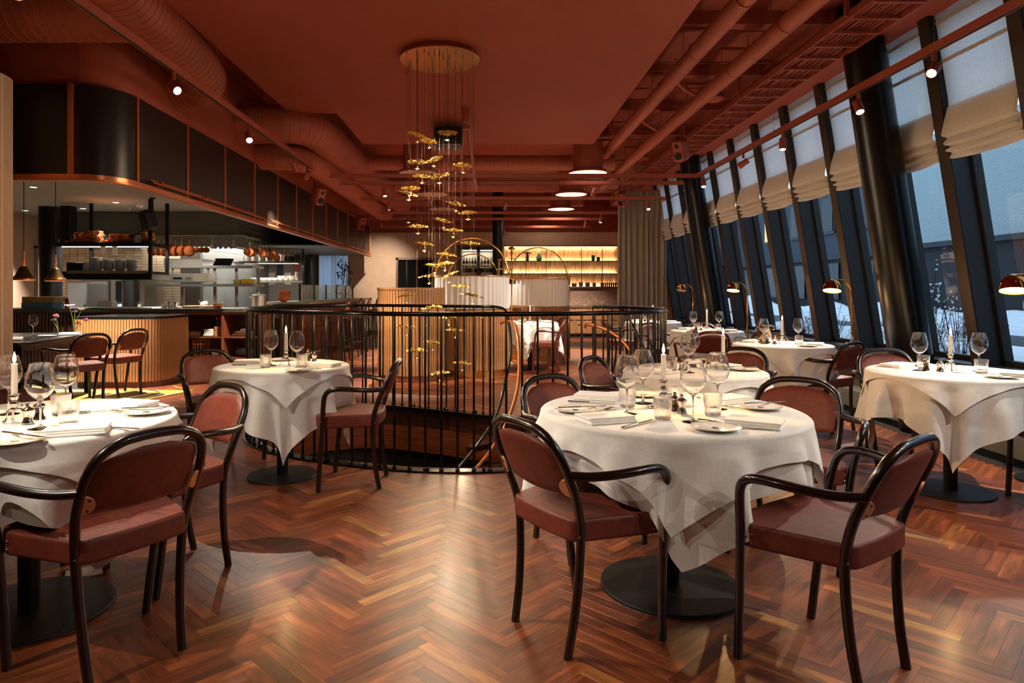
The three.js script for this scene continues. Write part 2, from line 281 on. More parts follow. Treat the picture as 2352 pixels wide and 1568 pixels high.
// ribbed round-ended wall at the edge of the room
{
  const g = structGroup('wall_ribbed', 'tall beige ribbed wall with a rounded end'); const cx = -3.79, cd = 4.9, R = 0.29;
  mesh('wall_core', T(new THREE.CylinderGeometry(R, R, 2.82, 48), cx, 1.41, -cd), M.beige, g); mesh('wall_run', slab(cx - R, cx + R, 0, 2.82, 0.5, cd), M.beige, g);
  const a = []; for (let t = -0.1; t < PI; t += 0.085) { const b = box(0.019, 2.82, 0.02, 0, 0, 0); b.rotateY(t + PI / 2); a.push(T(b, cx + R * Math.cos(t), 1.41, -(cd + R * Math.sin(t)))); }
  for (let d = 1; d < cd - 0.02; d += 0.0247) a.push(box(0.02, 2.82, 0.019, cx + R, 1.41, -d));
  const r = mesh('ribs', a, M.beige, g); r.userData.kind = 'stuff';
}
// ---------- lights helper ----------
function spot(pos, aim, cd, angle, color = WARM, pen = 0.6, size = 0.4) {
  const l = new THREE.SpotLight(color, cd, 0, angle, pen, 2); l.position.copy(pos); l.target.position.copy(aim); l.castShadow = true; l.shadow.radius = size; scene.add(l, l.target); return l;
}
const TRACK_Y = 2.857, TL = -2.287, TR = 3.03;
// track heads: can, collar, glowing lens, and their light
let headCan, headLens;
function trackHead(x, d, aim, cd, label, o = {}) {
  const y = o.y ?? TRACK_Y - 0.045, p = V(x, y, d), t = thing('track_spotlight', label, 'spotlight', p, 0, o.group ?? 'track spotlights');
  const dir = aim.clone().sub(V(x, y - 0.09, d)).normalize(), q = new THREE.Quaternion().setFromUnitVectors(new THREE.Vector3(0, -1, 0), dir);
  headCan ??= lathe([[0.0, 0.062], [0.030, 0.062], [0.034, 0.058], [0.034, -0.060], [0.031, -0.063], [0.029, -0.058]], 24);
  headLens ??= cyl(0.029, 0.029, 0.004, 0, -0.056, 0, 20);
  mesh('stem', cyl(0.012, 0.016, 0.06, 0, 0.018, 0, 12), M.redMetal, t);
  const can = mesh('can', headCan, M.redMetal, t); can.position.set(0, -0.075, 0); can.quaternion.copy(q);
  const len = mesh('lens', headLens, M.lampGlow, t); len.position.set(0, -0.075, 0); len.quaternion.copy(q); len.userData.label = 'glowing lens';
  if (cd > 0) spot(V(x, y - 0.075, d).addScaledVector(dir, 0.056), aim, cd, o.angle ?? 0.29, o.color ?? WARM, o.pen ?? 0.9, o.size ?? 0.4);
}
// ---------- ducts ----------
function ductGeo(pts, r, ribbed = true) {                          // spiral seams stand proud
  const c = curve(pts), len = c.getLength(), n = Math.max(24, len / 0.05 | 0), gs = [new THREE.TubeGeometry(c, n, r, 28)];
  if (ribbed) for (let s = 0.06; s < len; s += 0.075) { const u = s / len, p = c.getPointAt(u), t = c.getTangentAt(u), g = new THREE.TorusGeometry(r, 0.0045, 5, 28); g.applyQuaternion(new THREE.Quaternion().setFromUnitVectors(new THREE.Vector3(0, 0, 1), t)); gs.push(T(g, p.x, p.y, p.z)); }
  return gs;
}
const duct = (pts, r, label, ribbed = true) => tag(mesh('ventilation_duct', ductGeo(pts.map(p => V(...p)), r, ribbed), M.redDuct), label, 'duct', undefined);
duct([[-2.35, 3.52, 1.5], [-2.42, 3.42, 3.4], [-2.50, 3.32, 4.6], [-2.53, 3.28, 5.4], [-2.55, 3.24, 5.95], [-2.62, 3.20, 6.28], [-2.80, 3.18, 6.42], [-3.05, 3.17, 6.44]], 0.2, 'thick red duct bending into the bulkhead nearest the ribbed wall');
duct([[-2.5, 3.36, 5.05], [-3.4, 3.36, 5.05], [-4.6, 3.36, 5.05], [-5.6, 3.36, 5.05]], 0.24, 'thick red duct running sideways above the ribbed wall');
duct([[-2.5, 3.36, 4.5], [-1.9, 3.36, 4.45], [-1.55, 3.40, 4.4], [-1.15, 3.46, 4.35]], 0.15, 'short red duct branch ending above the dropped ceiling edge');
duct([[-3.1, 3.22, 8.1], [-2.75, 3.24, 8.1], [-2.4, 3.25, 8.12], [-2.2, 3.26, 8.3], [-2.13, 3.26, 8.7], [-2.1, 3.26, 9.6], [-2.08, 3.26, 11.2], [-2.02, 3.27, 13.6], [-1.95, 3.30, 15.9]], 0.225, 'thick red duct leaving the bulkhead and running along the kitchen canopy');
duct([[-3.0, 2.98, 8.75], [-2.75, 2.98, 8.75], [-2.5, 2.98, 8.85], [-2.36, 2.98, 9.2], [-2.32, 2.98, 10.5], [-2.30, 2.98, 14.6], [-2.2, 2.98, 15.1]], 0.165, 'narrower red duct tucked under the thick duct along the kitchen canopy');
duct([[-2.0, 3.32, 10.95], [0, 3.32, 10.95], [2.1, 3.32, 10.95]], 0.122, 'red cross duct above the first pair of drum lamps');
duct([[-2.0, 3.34, 13.5], [0, 3.34, 13.5], [2.3, 3.34, 13.5]], 0.12, 'red cross duct above the second pair of drum lamps');
duct([[-1.95, 3.34, 15.8], [0, 3.34, 15.8], [2.3, 3.34, 15.8]], 0.12, 'red cross duct farthest along the ceiling before the ribbed wall');
duct([[1.97, 3.45, 1.5], [1.96, 3.45, 5], [1.94, 3.44, 9], [1.93, 3.43, 12.2]], 0.078, 'slim insulated red pipe beside the dropped ceiling panel', false);
duct([[2.52, 3.45, 1.5], [2.50, 3.45, 5], [2.47, 3.44, 9], [2.44, 3.42, 14.5]], 0.08, 'slim insulated red pipe beside the cable ladder', false);
// pipe bands and hangers on the two slim pipes
for (const [x, n, lab] of [[1.955, 8, 'red hanger strap on the slim pipe beside the ceiling panel'], [2.485, 8, 'red hanger strap on the slim pipe beside the cable ladder']]) for (let i = 0; i < n; i++) {
  const d = 3.9 + i * 1.15 + (x > 2 ? 0.5 : 0), t = thing('pipe_hanger', lab, 'hanger', V(x, 3.45, d), 0, 'pipe hangers');
  mesh('band', new THREE.TorusGeometry(0.081, 0.006, 6, 24), M.redMetal, t); mesh('rail', box(0.30, 0.022, 0.03, 0, 0.2, 0), M.redMetal, t); mesh('rod', box(0.008, 0.2, 0.008, -0.13, 0.1, 0), M.redMetal, t); mesh('rod', box(0.008, 0.33, 0.008, 0.13, 0.165, 0), M.redMetal, t);
}
// cable ladder with cables
{
  const t = thing('cable_ladder', 'long red cable ladder hung under the ceiling along the windows', 'cable tray', V(3.01, 3.35, 2));
  const Lh = 12.6; mesh('side_rail', box(0.02, 0.06, Lh, -0.2, 0.02, -Lh / 2), M.redMetal, t); mesh('side_rail', box(0.02, 0.06, Lh, 0.2, 0.02, -Lh / 2), M.redMetal, t);
  for (let d = 0.2; d < Lh; d += 0.30) mesh('rung', box(0.40, 0.022, 0.035, 0, 0, -d), M.redMetal, t);
  for (let i = 0; i < 9; i++) { const pts = [], x0 = -0.13 + i * 0.032; for (let d = 0; d <= Lh; d += 0.7) pts.push(new THREE.Vector3(x0 + rr(-0.012, 0.012), 0.022 + rr(0, 0.012), -d)); mesh('cable', tube(pts, 0.009, 60, 5), M.redMetal, t); }
  for (let d = 1; d < Lh; d += 2.2) mesh('hanger', [box(0.03, 0.42, 0.03, -0.22, 0.22, -d), box(0.08, 0.012, 0.05, -0.22, 0.43, -d)], M.redMetal, t);
}
// conduits and small pipes under the slab on the window side
for (let i = 0; i < 9; i++) { const d = 3.6 + i * 0.92, x1 = rr(2.7, 3.2); tag(mesh('conduit', [bar(V(1.6, 3.7, d), V(x1, 3.7, d + rr(-0.05, 0.05)), 0.011), bar(V(x1, 3.7, d), V(x1, 3.7, d + 0.5), 0.011)], M.redMetal), 'thin red conduit fixed under the slab between ceiling panel and windows', 'conduit', 'ceiling conduits'); }
for (const [d, lab] of [[3.4, 'angled red conduit run above the cable ladder'], [6.6, 'long thin red conduit beside the cable ladder']]) tag(mesh('conduit', tube([V(2.75, 3.72, d), V(2.75, 3.72, d + 1), V(2.9, 3.72, d + 1.2), V(2.9, 3.72, d + 2.8)], 0.01, 30, 6, false, 0.05), M.redMetal), lab, 'conduit');
for (const [d, lab] of [[7.6, 'flexible red hose looping between the slim pipes, beside the round ceiling vent'], [9.3, 'flexible red hose looping between the slim pipes near the loudspeaker']]) tag(mesh('flexible_hose', tube([V(2.02, 3.5, d), V(2.12, 3.62, d), V(2.28, 3.55, d + 0.1), V(2.42, 3.47, d + 0.1)], 0.022, 20, 8), M.redDuct), lab, 'hose');
for (const [x, d, lab] of [[2.72, 8.0, 'round red ceiling vent between pipe and cable ladder'], [2.7, 11.6, 'round red ceiling vent near the curtain']]) { const t = thing('ceiling_vent', lab, 'vent', V(x, 3.5, d)); mesh('collar', cyl(0.1, 0.1, 0.2, 0, 0.12, 0), M.redDuct, t); mesh('dish', lathe([[0, 0], [0.11, 0.0], [0.13, 0.015], [0.13, 0.03], [0.1, 0.05]], 28), M.redDuct, t); }
// ---------- light tracks ----------
function track(a, b, label, hang = [], top = 3.78) {
  const d = b.clone().sub(a), len = d.length(), t = thing('light_track', label, 'light track', a, Math.atan2(d.x, d.z)); t.rotation.y = Math.atan2(d.x, d.z);
  mesh('rail', box(0.042, 0.055, len, 0, 0.0275, len / 2), M.redMetal, t); mesh('slot', box(0.018, 0.004, len - 0.01, 0, -0.001, len / 2), M.blackMatt, t);
  for (const h of hang) { const s = h * len; mesh('suspension_wire', cyl(0.0015, 0.0015, top - TRACK_Y - 0.05, 0, 0.055 + (top - TRACK_Y - 0.05) / 2, s, 5), M.steelDull, t); mesh('suspension_nut', cyl(0.006, 0.008, 0.02, 0, 0.062, s, 8), M.redMetal, t); }
}
track(V(TL, TRACK_Y, -0.5), V(TL, TRACK_Y, 9.6), 'red light track beside the kitchen canopy', [0.5, 0.62, 0.74, 0.82], 3.365);
track(V(TR, TRACK_Y, -0.5), V(TR, TRACK_Y, 9.6), 'red light track in front of the slanted windows', [0.5, 0.55, 0.65, 0.75, 0.86, 0.97]);
track(V(TL - 0.02, TRACK_Y, 9.62), V(TR + 0.02, TRACK_Y, 9.62), 'red cross track joining the two long light tracks', [0.1, 0.5, 0.9]);
track(V(-2.55, TRACK_Y, 10.25), V(3.02, TRACK_Y, 10.25), 'red cross track just behind the joined track', [0.1, 0.5, 0.9]);
track(V(-2.5, TRACK_Y, 11.97), V(3.22, TRACK_Y, 11.97), 'red cross track between the first and second pair of drum lamps', [0.1, 0.5, 0.9]);
track(V(-2.64, TRACK_Y, 14.2), V(3.33, TRACK_Y, 14.2), 'red cross track ending in front of the curtain', [0.1, 0.5, 0.9]);
track(V(-2.64, TRACK_Y, 15.4), V(2.7, TRACK_Y, 15.4), 'red cross track above the brass arches of the booths', [0.1, 0.5, 0.9]);
track(V(-2.64, TRACK_Y, 17.3), V(2.7, TRACK_Y, 17.3), 'red cross track nearest the ribbed back wall', [0.1, 0.5, 0.9]);
// heads: left track, right track, cross tracks
const HEADS = [];
HEADS.push([TL, 4.96, V(0.70, 0.74, 2.95), 7.6, 'red can spotlight on the kitchen-side track above the thick duct bend']);
HEADS.push([TL, 6.55, V(-1.36, 0.74, 4.56), 12, 'red can spotlight on the kitchen-side track above the second canopy joint', { angle: 0.2 }]);
HEADS.push([TL, 8.15, V(-1.2, 0.5, 9.2), 46, 'red can spotlight on the kitchen-side track aimed at the slatted host stand']);
HEADS.push([TL, 8.7, V(-4.15, 0.5, 10.45), 60, 'red can spotlight near the joined corner of the kitchen-side track']);
HEADS.push([TL, 3.3, V(-1.75, 0.74, 2.65), 3.6, 'red can spotlight on the kitchen-side track over the table by the ribbed wall']);
HEADS.push([TL, 1.9, V(-1.6, 0.5, 2.5), 1.6, 'red can spotlight on the kitchen-side track, first over the dining room']);
HEADS.push([TR, 4.55, V(0.85, 0.74, 2.8), 7.2, 'red can spotlight on the window-side track before the thick slanted column']);
HEADS.push([TR, 5.47, V(2.9, 0.74, 4.2), 12, 'red can spotlight on the window-side track in front of the thick slanted column']);
HEADS.push([TR, 6.86, V(2.8, 0.74, 6.35), 12, 'red can spotlight on the window-side track over the table with the ice bucket']);
HEADS.push([TR, 9.34, V(2.8, 0.74, 8.5), 12, 'red can spotlight at the corner of the window-side track']);
HEADS.push([TR, 3.2, V(1.4, 0.74, 4.2), 6, 'red can spotlight on the window-side track, next before the column pair']);
HEADS.push([TR, 2.0, V(1.1, 0.3, 2.4), 4, 'red can spotlight on the window-side track, first over the dining room']);
for (const [x, d, a, cd, label] of [[TL, 0.9, V(-0.6, 0, 3.4), 8, 'red can spotlight on the kitchen-side track aimed at the open floor'], [TL, 0.2, V(0.5, 0.5, 2.6), 3, 'red can spotlight at the start of the kitchen-side track'], [TR, 0.9, V(0.9, 0.4, 2.6), 3, 'red can spotlight on the window-side track aimed at the table for four'], [TR, 0.1, V(-0.6, 0.3, 3.0), 4, 'red can spotlight at the start of the window-side track'], [TR, 1.5, V(2.6, 0.2, 3.6), 6, 'red can spotlight on the window-side track aimed along the windows'], [TL, 3.15, V(-0.35, 0, 3.3), 12, 'red can spotlight on the kitchen-side track aimed at the floor before the railing'], [TR, 3.5, V(2.0, 0, 3.1), 10, 'red can spotlight on the window-side track aimed at the floor by the windows'], [TL, 2.9, V(-0.2, 0, 2.3), 8, 'red can spotlight on the kitchen-side track aimed at the middle of the floor'], [TR, 7.9, V(-0.05, 0.4, 9.7), 34, 'red can spotlight on the window-side track aimed at the curtained booth']]) HEADS.push([x, d, a, cd, label, { angle: 0.55 }]);
for (const [x, d, aim, cd, label, o] of HEADS) trackHead(x, d, aim, cd, label, o);
for (const [x, d, aim, cd, row, ang] of [[-1.52, 10.25, V(-1.0, 0, 9.4), 60, 'track behind the joined track'], [1.66, 10.25, V(0.8, 0.6, 10.6), 24, 'track behind the joined track'], [-1.7, 11.97, V(-1.4, 0, 12.0), 60, 'track between the drum lamps'], [0.36, 11.97, V(0.0, 0, 12.2), 50, 'track between the drum lamps'], [2.9, 11.97, V(2.9, 0.7, 10.7), 40, 'track between the drum lamps'],
  [-1.6, 14.2, V(-1.6, 0, 13.6), 60, 'track ending at the curtain'], [-1.35, 14.2, V(-0.9, 0, 14.4), 50, 'track ending at the curtain'], [2.45, 14.2, V(1.7, 0, 13.6), 60, 'track ending at the curtain'], [-1.55, 15.4, V(-1.9, 0.9, 17.6), 4, 'track above the brass arches'], [2.3, 15.4, V(2.2, 0.5, 17.6), 40, 'track above the brass arches'], [0.5, 17.3, V(0.9, 1.0, 18), 20, 'track nearest the ribbed wall'], [-2.35, 15.4, V(-2.75, 1.65, 18.2), 26, 'track above the brass arches', 0.4]])
  trackHead(x, d, aim, cd, 'red can spotlight hanging from the red cross ' + row, { group: 'spotlights on the cross tracks', angle: ang ?? 0.5 });
// ---------- drum lamps ----------
for (const [x, d, on, lab] of [[1.59, 10.4, 1, 'red drum lamp with a wide disc, first on the window side'], [-1.02, 10.4, 0, 'red drum lamp with a wide disc, first on the kitchen side'], [1.63, 12.7, 1, 'red drum lamp with a bright disc, second on the window side'], [-1.0, 12.7, 0, 'red drum lamp with a dim disc, second on the kitchen side'], [1.70, 15.0, 1, 'red drum lamp with a bright disc, third on the window side'], [-0.94, 15.0, 0, 'red drum lamp with a dim disc, third on the kitchen side'], [1.55, 17.0, 1, 'red drum lamp with a bright disc over the lit bar shelves']]) {
  const t = thing('drum_lamp', lab, 'ceiling lamp', V(x, 3.06, d));
  mesh('drum', lathe([[0, 0.46], [0.225, 0.46], [0.23, 0.455], [0.23, 0.03]], 40), M.redMetal, t); mesh('stem', cyl(0.04, 0.04, 0.27, 0, 0.59, 0), M.redMetal, t);
  mesh('brim', lathe([[0.2, 0.04], [0.285, 0.035], [0.298, 0.025], [0.30, 0.0], [0.295, -0.008], [0.288, -0.006]], 48), M.redMetal, t);
  mesh('diffuser', cyl(0.288, 0.288, 0.01, 0, -0.002, 0, 48), on ? std('#d8c8b4', 0.6, 0, { emissive: new THREE.Color(1, 0.74, 0.48), emissiveIntensity: 1.1 }) : std('#c9b5a2', 0.6), t);
  if (on) { const l = new THREE.RectAreaLight(WARM, 9, 0.5, 0.5); l.position.copy(V(x, 3.045, d)); l.lookAt(V(x, 0, d)); scene.add(l); }
}
// ---------- loudspeakers and projector ----------
function speaker(pos, turn, tilt, mat, label, s = 1) {
  const t = thing('loudspeaker', label, 'loudspeaker', pos, turn); const b = rbox(0.17 * s, 0.30 * s, 0.2 * s, 0.06 * s, 0, 0, 0, 4); b.rotateX(tilt);
  mesh('cabinet', b, mat, t); const f = T(rbox(0.13 * s, 0.26 * s, 0.012, 0.006, 0, 0, 0.1 * s), 0, 0, 0); f.rotateX(tilt); mesh('baffle', f, mat === M.blackMatt ? M.black : M.redDuct, t);
  const c1 = cyl(0.05 * s, 0.055 * s, 0.02, 0, 0, 0); c1.rotateX(PI / 2); T(c1, 0, -0.06 * s, 0.108 * s); c1.rotateX(tilt); mesh('woofer', c1, M.blackMatt, t); const c2 = cyl(0.026 * s, 0.03 * s, 0.02, 0, 0, 0); c2.rotateX(PI / 2); T(c2, 0, 0.07 * s, 0.108 * s); c2.rotateX(tilt); mesh('tweeter', c2, M.blackMatt, t);
  const up = (pos.x < -4 ? 2.66 : 3.78) - pos.y; mesh('bracket', [cyl(0.012, 0.012, up, 0, up / 2, -0.08 * s), cyl(0.04, 0.04, 0.012, 0, up - 0.006, -0.08 * s)], mat, t); return t;
}
speaker(V(2.62, 3.12, 9.0), -0.75, 0.35, M.redMetal, 'red loudspeaker hung under the cable ladder before the joined track');
speaker(V(2.72, 3.05, 13.3), -0.75, 0.35, M.redMetal, 'red loudspeaker hung near the curtain');
speaker(V(-2.62, 2.74, 10.6), 0.9, 0.35, M.redMetal, 'red loudspeaker at the end of the bulkhead step by the ducts');
speaker(V(-2.7, 2.72, 14.6), 0.9, 0.35, M.redMetal, 'red loudspeaker far along the kitchen canopy');
{
  const t = thing('projector', 'black projector hung behind the chandelier', 'projector', V(-0.46, 3.19, 8.6)); mesh('housing', rbox(0.36, 0.24, 0.3, 0.02), M.black, t); mesh('grille', box(0.32, 0.07, 0.01, 0, -0.14, 0.15), M.steelDull, t); mesh('pole', cyl(0.015, 0.015, 0.06, 0, 0.145, 0), M.black, t); mesh('foot', rbox(0.34, 0.07, 0.26, 0.01, 0, -0.15, 0), M.redMetal, t);
  for (let i = 0; i < 8; i++) mesh('fin', box(0.012, 0.045, 0.008, -0.13 + i * 0.037, -0.14, 0.157), M.black, t);
}
tag(mesh('curtain_motor', [bar(V(-0.22, 3.34, 7.8), V(-0.12, 2.75, 10.2), 0.022), cyl(0.05, 0.04, 0.16, -0.22, 3.28, -7.8), cyl(0.035, 0.05, 0.05, -0.21, 3.16, -7.9)], M.redDuct), 'slanting red sprinkler pipe with fittings beside the projector', 'pipe');
// ---------- chandelier of little gold trees ----------
{
  const C = V(-0.40, 3.30, 6.02), t = thing('chandelier', 'chandelier of small glowing gold trees on wires below a round brass plate', 'chandelier', C);
  mesh('ceiling_plate', lathe([[0, 0], [0.352, 0], [0.357, 0.004], [0.357, 0.012], [0.33, 0.06]], 64), std('#b8905f', 0.28, 1), t);
  const TREES = [[958.5, 308.7, 0.30], [985, 323, 0.12], [1026.7, 304, 0], [996.4, 365.4, -0.35], [957.4, 370.7, 0, 0], [1063, 378.7, 0.05], [968.9, 404, 0.05], [1009, 403, -0.25], [943, 431.5, -0.05], [939, 443, 0.28], [1047, 467, 0.2, 0], [1075, 487.8, -0.05], [1018, 506, 0.25, 0], [960, 519, 0], [1040.8, 528, 0.02], [975, 559, 0.12], [1081, 557.8, 0.08], [1027.4, 584, 0.15], [998.7, 609.5, 0.15], [1021.7, 605, -0.1], [985, 633.6, -0.1], [1032, 631, -0.45], [1058.5, 657, 0.08, 0], [1086, 677.7, 0.2, 0], [934, 677.7, -0.15, 0], [992, 705, -0.1, 0], [1031, 728, 0, 0], [1089, 726, 0.1, 0], [934, 750, 0.05, 0], [1045.6, 757.8, 0.05, 0], [993.9, 785, 0.1, 0], [958, 803, 0, 0], [1061.7, 832.8, 0.05], [1010, 855.4, -0.1, 0]];
  const leafMat = std('#b8984a', 0.4, 0.7), leafGlow = std('#d8b458', 0.4, 0.6);
  const wireMat = std('#3a2a20', 0.5, 0.5), bulbMat = std('#000000', 1, 0, { emissive: new THREE.Color(1, 0.78, 0.42), emissiveIntensity: 8 });
  const canopy = [0, 1, 2].map(() => { const a = []; for (let i = 0; i < 150; i++) { const r = 0.087 * Math.sqrt(rnd()), th = rnd() * 2 * PI, s = rr(0.006, 0.011), h = 0.022 * (1 - (r / 0.09) ** 2) * rr(0.1, 1) - 0.006; const g = new THREE.CircleGeometry(s, 5); g.rotateX(-PI / 2 + rr(-0.8, 0.8)); g.rotateZ(rr(-0.8, 0.8)); a.push(T(g, r * Math.cos(th), h, r * Math.sin(th))); } for (let i = 0; i < 9; i++) { const th = i * 0.698, g = bar(new THREE.Vector3(0, -0.012, 0), new THREE.Vector3(0.08 * Math.cos(th), 0, 0.08 * Math.sin(th)), 0.0016, 5); a.push(g); } return merge(a); });
  leafMat.side = leafGlow.side = THREE.DoubleSide;
  const trunkG = merge([tube([new THREE.Vector3(0, -0.058, 0), new THREE.Vector3(0.006, -0.045, 0.002), new THREE.Vector3(-0.002, -0.025, 0), new THREE.Vector3(0, -0.008, 0)], 0.0032, 10, 6), lathe([[0, -0.066], [0.022, -0.064], [0.016, -0.060], [0.004, -0.056]], 12)]), bulbG = sph(0.0034, 0, -0.070, 0, 8);
  TREES.forEach(([px, py, tilt, on = 1], i) => {
    const d = 6.02 + 0.30 * Math.sin(i * 2.4) , X = (px - 1113) * d / 1550, Y = 1.25 - (py - 667) * d / 1550, g = new THREE.Group(); g.name = 'tree_pendant'; g.position.set(X - C.x, Y - C.y, -d - C.z); t.add(g);
    const cn = mesh('canopy', canopy[i % 3], on ? leafGlow : leafMat, g); cn.rotation.z = -tilt; cn.rotation.y = i; cn.rotation.order = 'ZYX'; const tr = mesh('trunk', trunkG, M.gold, g); mesh('bulb', bulbG, bulbMat, g);
    const h = C.y - Y; mesh('wire', cyl(0.0011, 0.0011, h, 0, h / 2, 0, 4), wireMat, g); mesh('ferrule', cyl(0.006, 0.006, 0.035, 0, h - 0.018, 0, 8), M.chrome, g);
    const l = new THREE.PointLight(WARM2, on ? 0.4 : 0.06); l.position.set(X, Y - 0.070, -d); l.castShadow = true; l.shadow.radius = 0.15; scene.add(l);
  });
}
// ---------- balustrade round the stair opening ----------
{
  const t = thing('stair_railing', 'black metal balustrade curving around the stair opening', 'railing');
  // handrail from the right-hand end of the gap round the near side to the other end of the gap
  const N = 400, pts = openCurve.getSpacedPoints(N), out = [];
  for (let i = 0; i < N; i++) { const p = pts[i], a = pts[(i + 1) % N], b = pts[(i + N - 1) % N], tg = a.clone().sub(b).normalize(); out.push(new THREE.Vector3(p.x - tg.z * -0.0, 0, p.z)); }
  // find parameter where the gap begins (second-last control point)
  let end = N; for (let i = N - 1; i > N / 2; i--) if (pts[i].x < 0.17) { end = i; break; }
  const path = []; for (let i = 0; i <= end; i += 4) path.push(new THREE.Vector3(pts[i].x, 1.09, pts[i].z));
  const rail = path.map(p => p.clone()); rail.push(V(0.20, 1.06, 6.6), V(0.23, 0.95, 6.42), V(0.24, 0.72, 6.18), V(0.19, 0.48, 5.96), V(0.10, 0.2, 5.72), V(-0.06, 0.0, 5.45), V(-0.22, -0.14, 5.2), V(-0.4, -0.32, 4.98));
  mesh('handrail', tube(rail, 0.0135, 420, 10), M.blackGloss, t);
  const flatG = []; { const P = [], U = [], I = []; path.forEach((p, i) => { const n = i < path.length - 1 ? path[i + 1].clone().sub(p) : p.clone().sub(path[i - 1]); n.normalize(); const s = new THREE.Vector3(n.z, 0, -n.x); for (const [o, y] of [[-0.024, 1.072], [0.024, 1.072], [0.024, 1.082], [-0.024, 1.082]]) { P.push(p.x + s.x * o, y, p.z + s.z * o); U.push(i, o); } if (i < path.length - 1) for (let k = 0; k < 4; k++) { const a = i * 4 + k, b = i * 4 + (k + 1) % 4; I.push(a, b, a + 4, b, b + 4, a + 4); } }); const g = new THREE.BufferGeometry(); g.setAttribute('position', new THREE.Float32BufferAttribute(P, 3)); g.setAttribute('uv', new THREE.Float32BufferAttribute(U, 2)); g.setIndex(I); g.computeVertexNormals(); flatG.push(g); }
  mesh('top_flat', flatG, M.blackGloss, t);
  const full = curve(path), len = full.getLength(), nb = Math.round(len / 0.112), bg = cyl(0.0085, 0.0085, 1.075, 0, 0.5375, 0, 10), sh = lathe([[0.0085, 0.035], [0.016, 0.02], [0.016, 0.008], [0.0085, 0.008]], 12);
  for (let i = 0; i <= nb; i++) { const p = full.getPointAt(i / nb); const b = mesh('baluster', bg, M.blackGloss, t); b.position.set(p.x, 0, p.z); const s = mesh('shoe', sh, M.blackGloss, b); }
  // base plate on the floor edge
  { const P = [], U = [], I = [], n = pts.length - 1; for (let i = 0; i <= end; i++) { const p = pts[i], a = pts[(i + 1) % n], tg = a.clone().sub(p).normalize(), s = new THREE.Vector3(tg.z, 0, -tg.x); for (const [o, y] of [[-0.075, 0], [0.03, 0], [0.03, 0.012], [-0.075, 0.012]]) { P.push(p.x - s.x * o * -1, y, p.z - s.z * o * -1); U.push(i * 0.02, o); } if (i < end) for (let k = 0; k < 4; k++) { const x = i * 4 + k, b = i * 4 + (k + 1) % 4; I.push(x, b, x + 4, b, b + 4, x + 4); } } const g = new THREE.BufferGeometry(); g.setAttribute('position', new THREE.Float32BufferAttribute(P, 3)); g.setAttribute('uv', new THREE.Float32BufferAttribute(U, 2)); g.setIndex(I); g.computeVertexNormals(); mesh('base_plate', g, std('#2a2622', 0.25, 0.8, { side: THREE.DoubleSide }), t); }
  const bolts = cyl(0.012, 0.012, 0.022, 0, 0.022, 0, 6); for (let i = 0; i < 24; i++) { const p = full.getPointAt((i + 0.5) / 24); const b = mesh('bolt', bolts, M.blackGloss, t); b.position.set(p.x, 0, p.z); }
  tag(mesh('stair_handrail', tube([V(0.16, 0.93, 6.62), V(0.20, 0.955, 6.5), V(0.28, 0.93, 6.32), V(0.31, 0.72, 6.12), V(0.29, 0.4, 5.92), V(0.18, 0.12, 5.7), V(0.03, -0.08, 5.5), V(-0.15, -0.25, 5.3), V(-0.35, -0.5, 5.05)], 0.0155, 80, 10), M.copperDull), 'leather brown wrapped stair handrail spiralling down inside the black balustrade', 'handrail');
  tag(mesh('stair_handrail', tube([V(1.0, 0.88, 6.72), V(1.02, 0.915, 6.7), V(1.2, 0.86, 6.5), V(1.34, 0.72, 6.3), V(1.41, 0.5, 6.15), V(1.44, 0.2, 5.9), V(1.4, -0.2, 5.6)], 0.0155, 60, 10), M.copperDull), 'leather brown wrapped stair handrail at the open end beside the curtain', 'handrail');
  tag(mesh('stair_handrail', tube([V(1.22, 1.08, 6.72), V(1.33, 1.06, 6.5), V(1.44, 0.8, 6.3), V(1.49, 0.5, 6.05), V(1.47, 0.1, 5.7)], 0.0135, 50, 10), M.blackGloss), 'black stair rail slanting down at the open end of the balustrade', 'handrail');
}
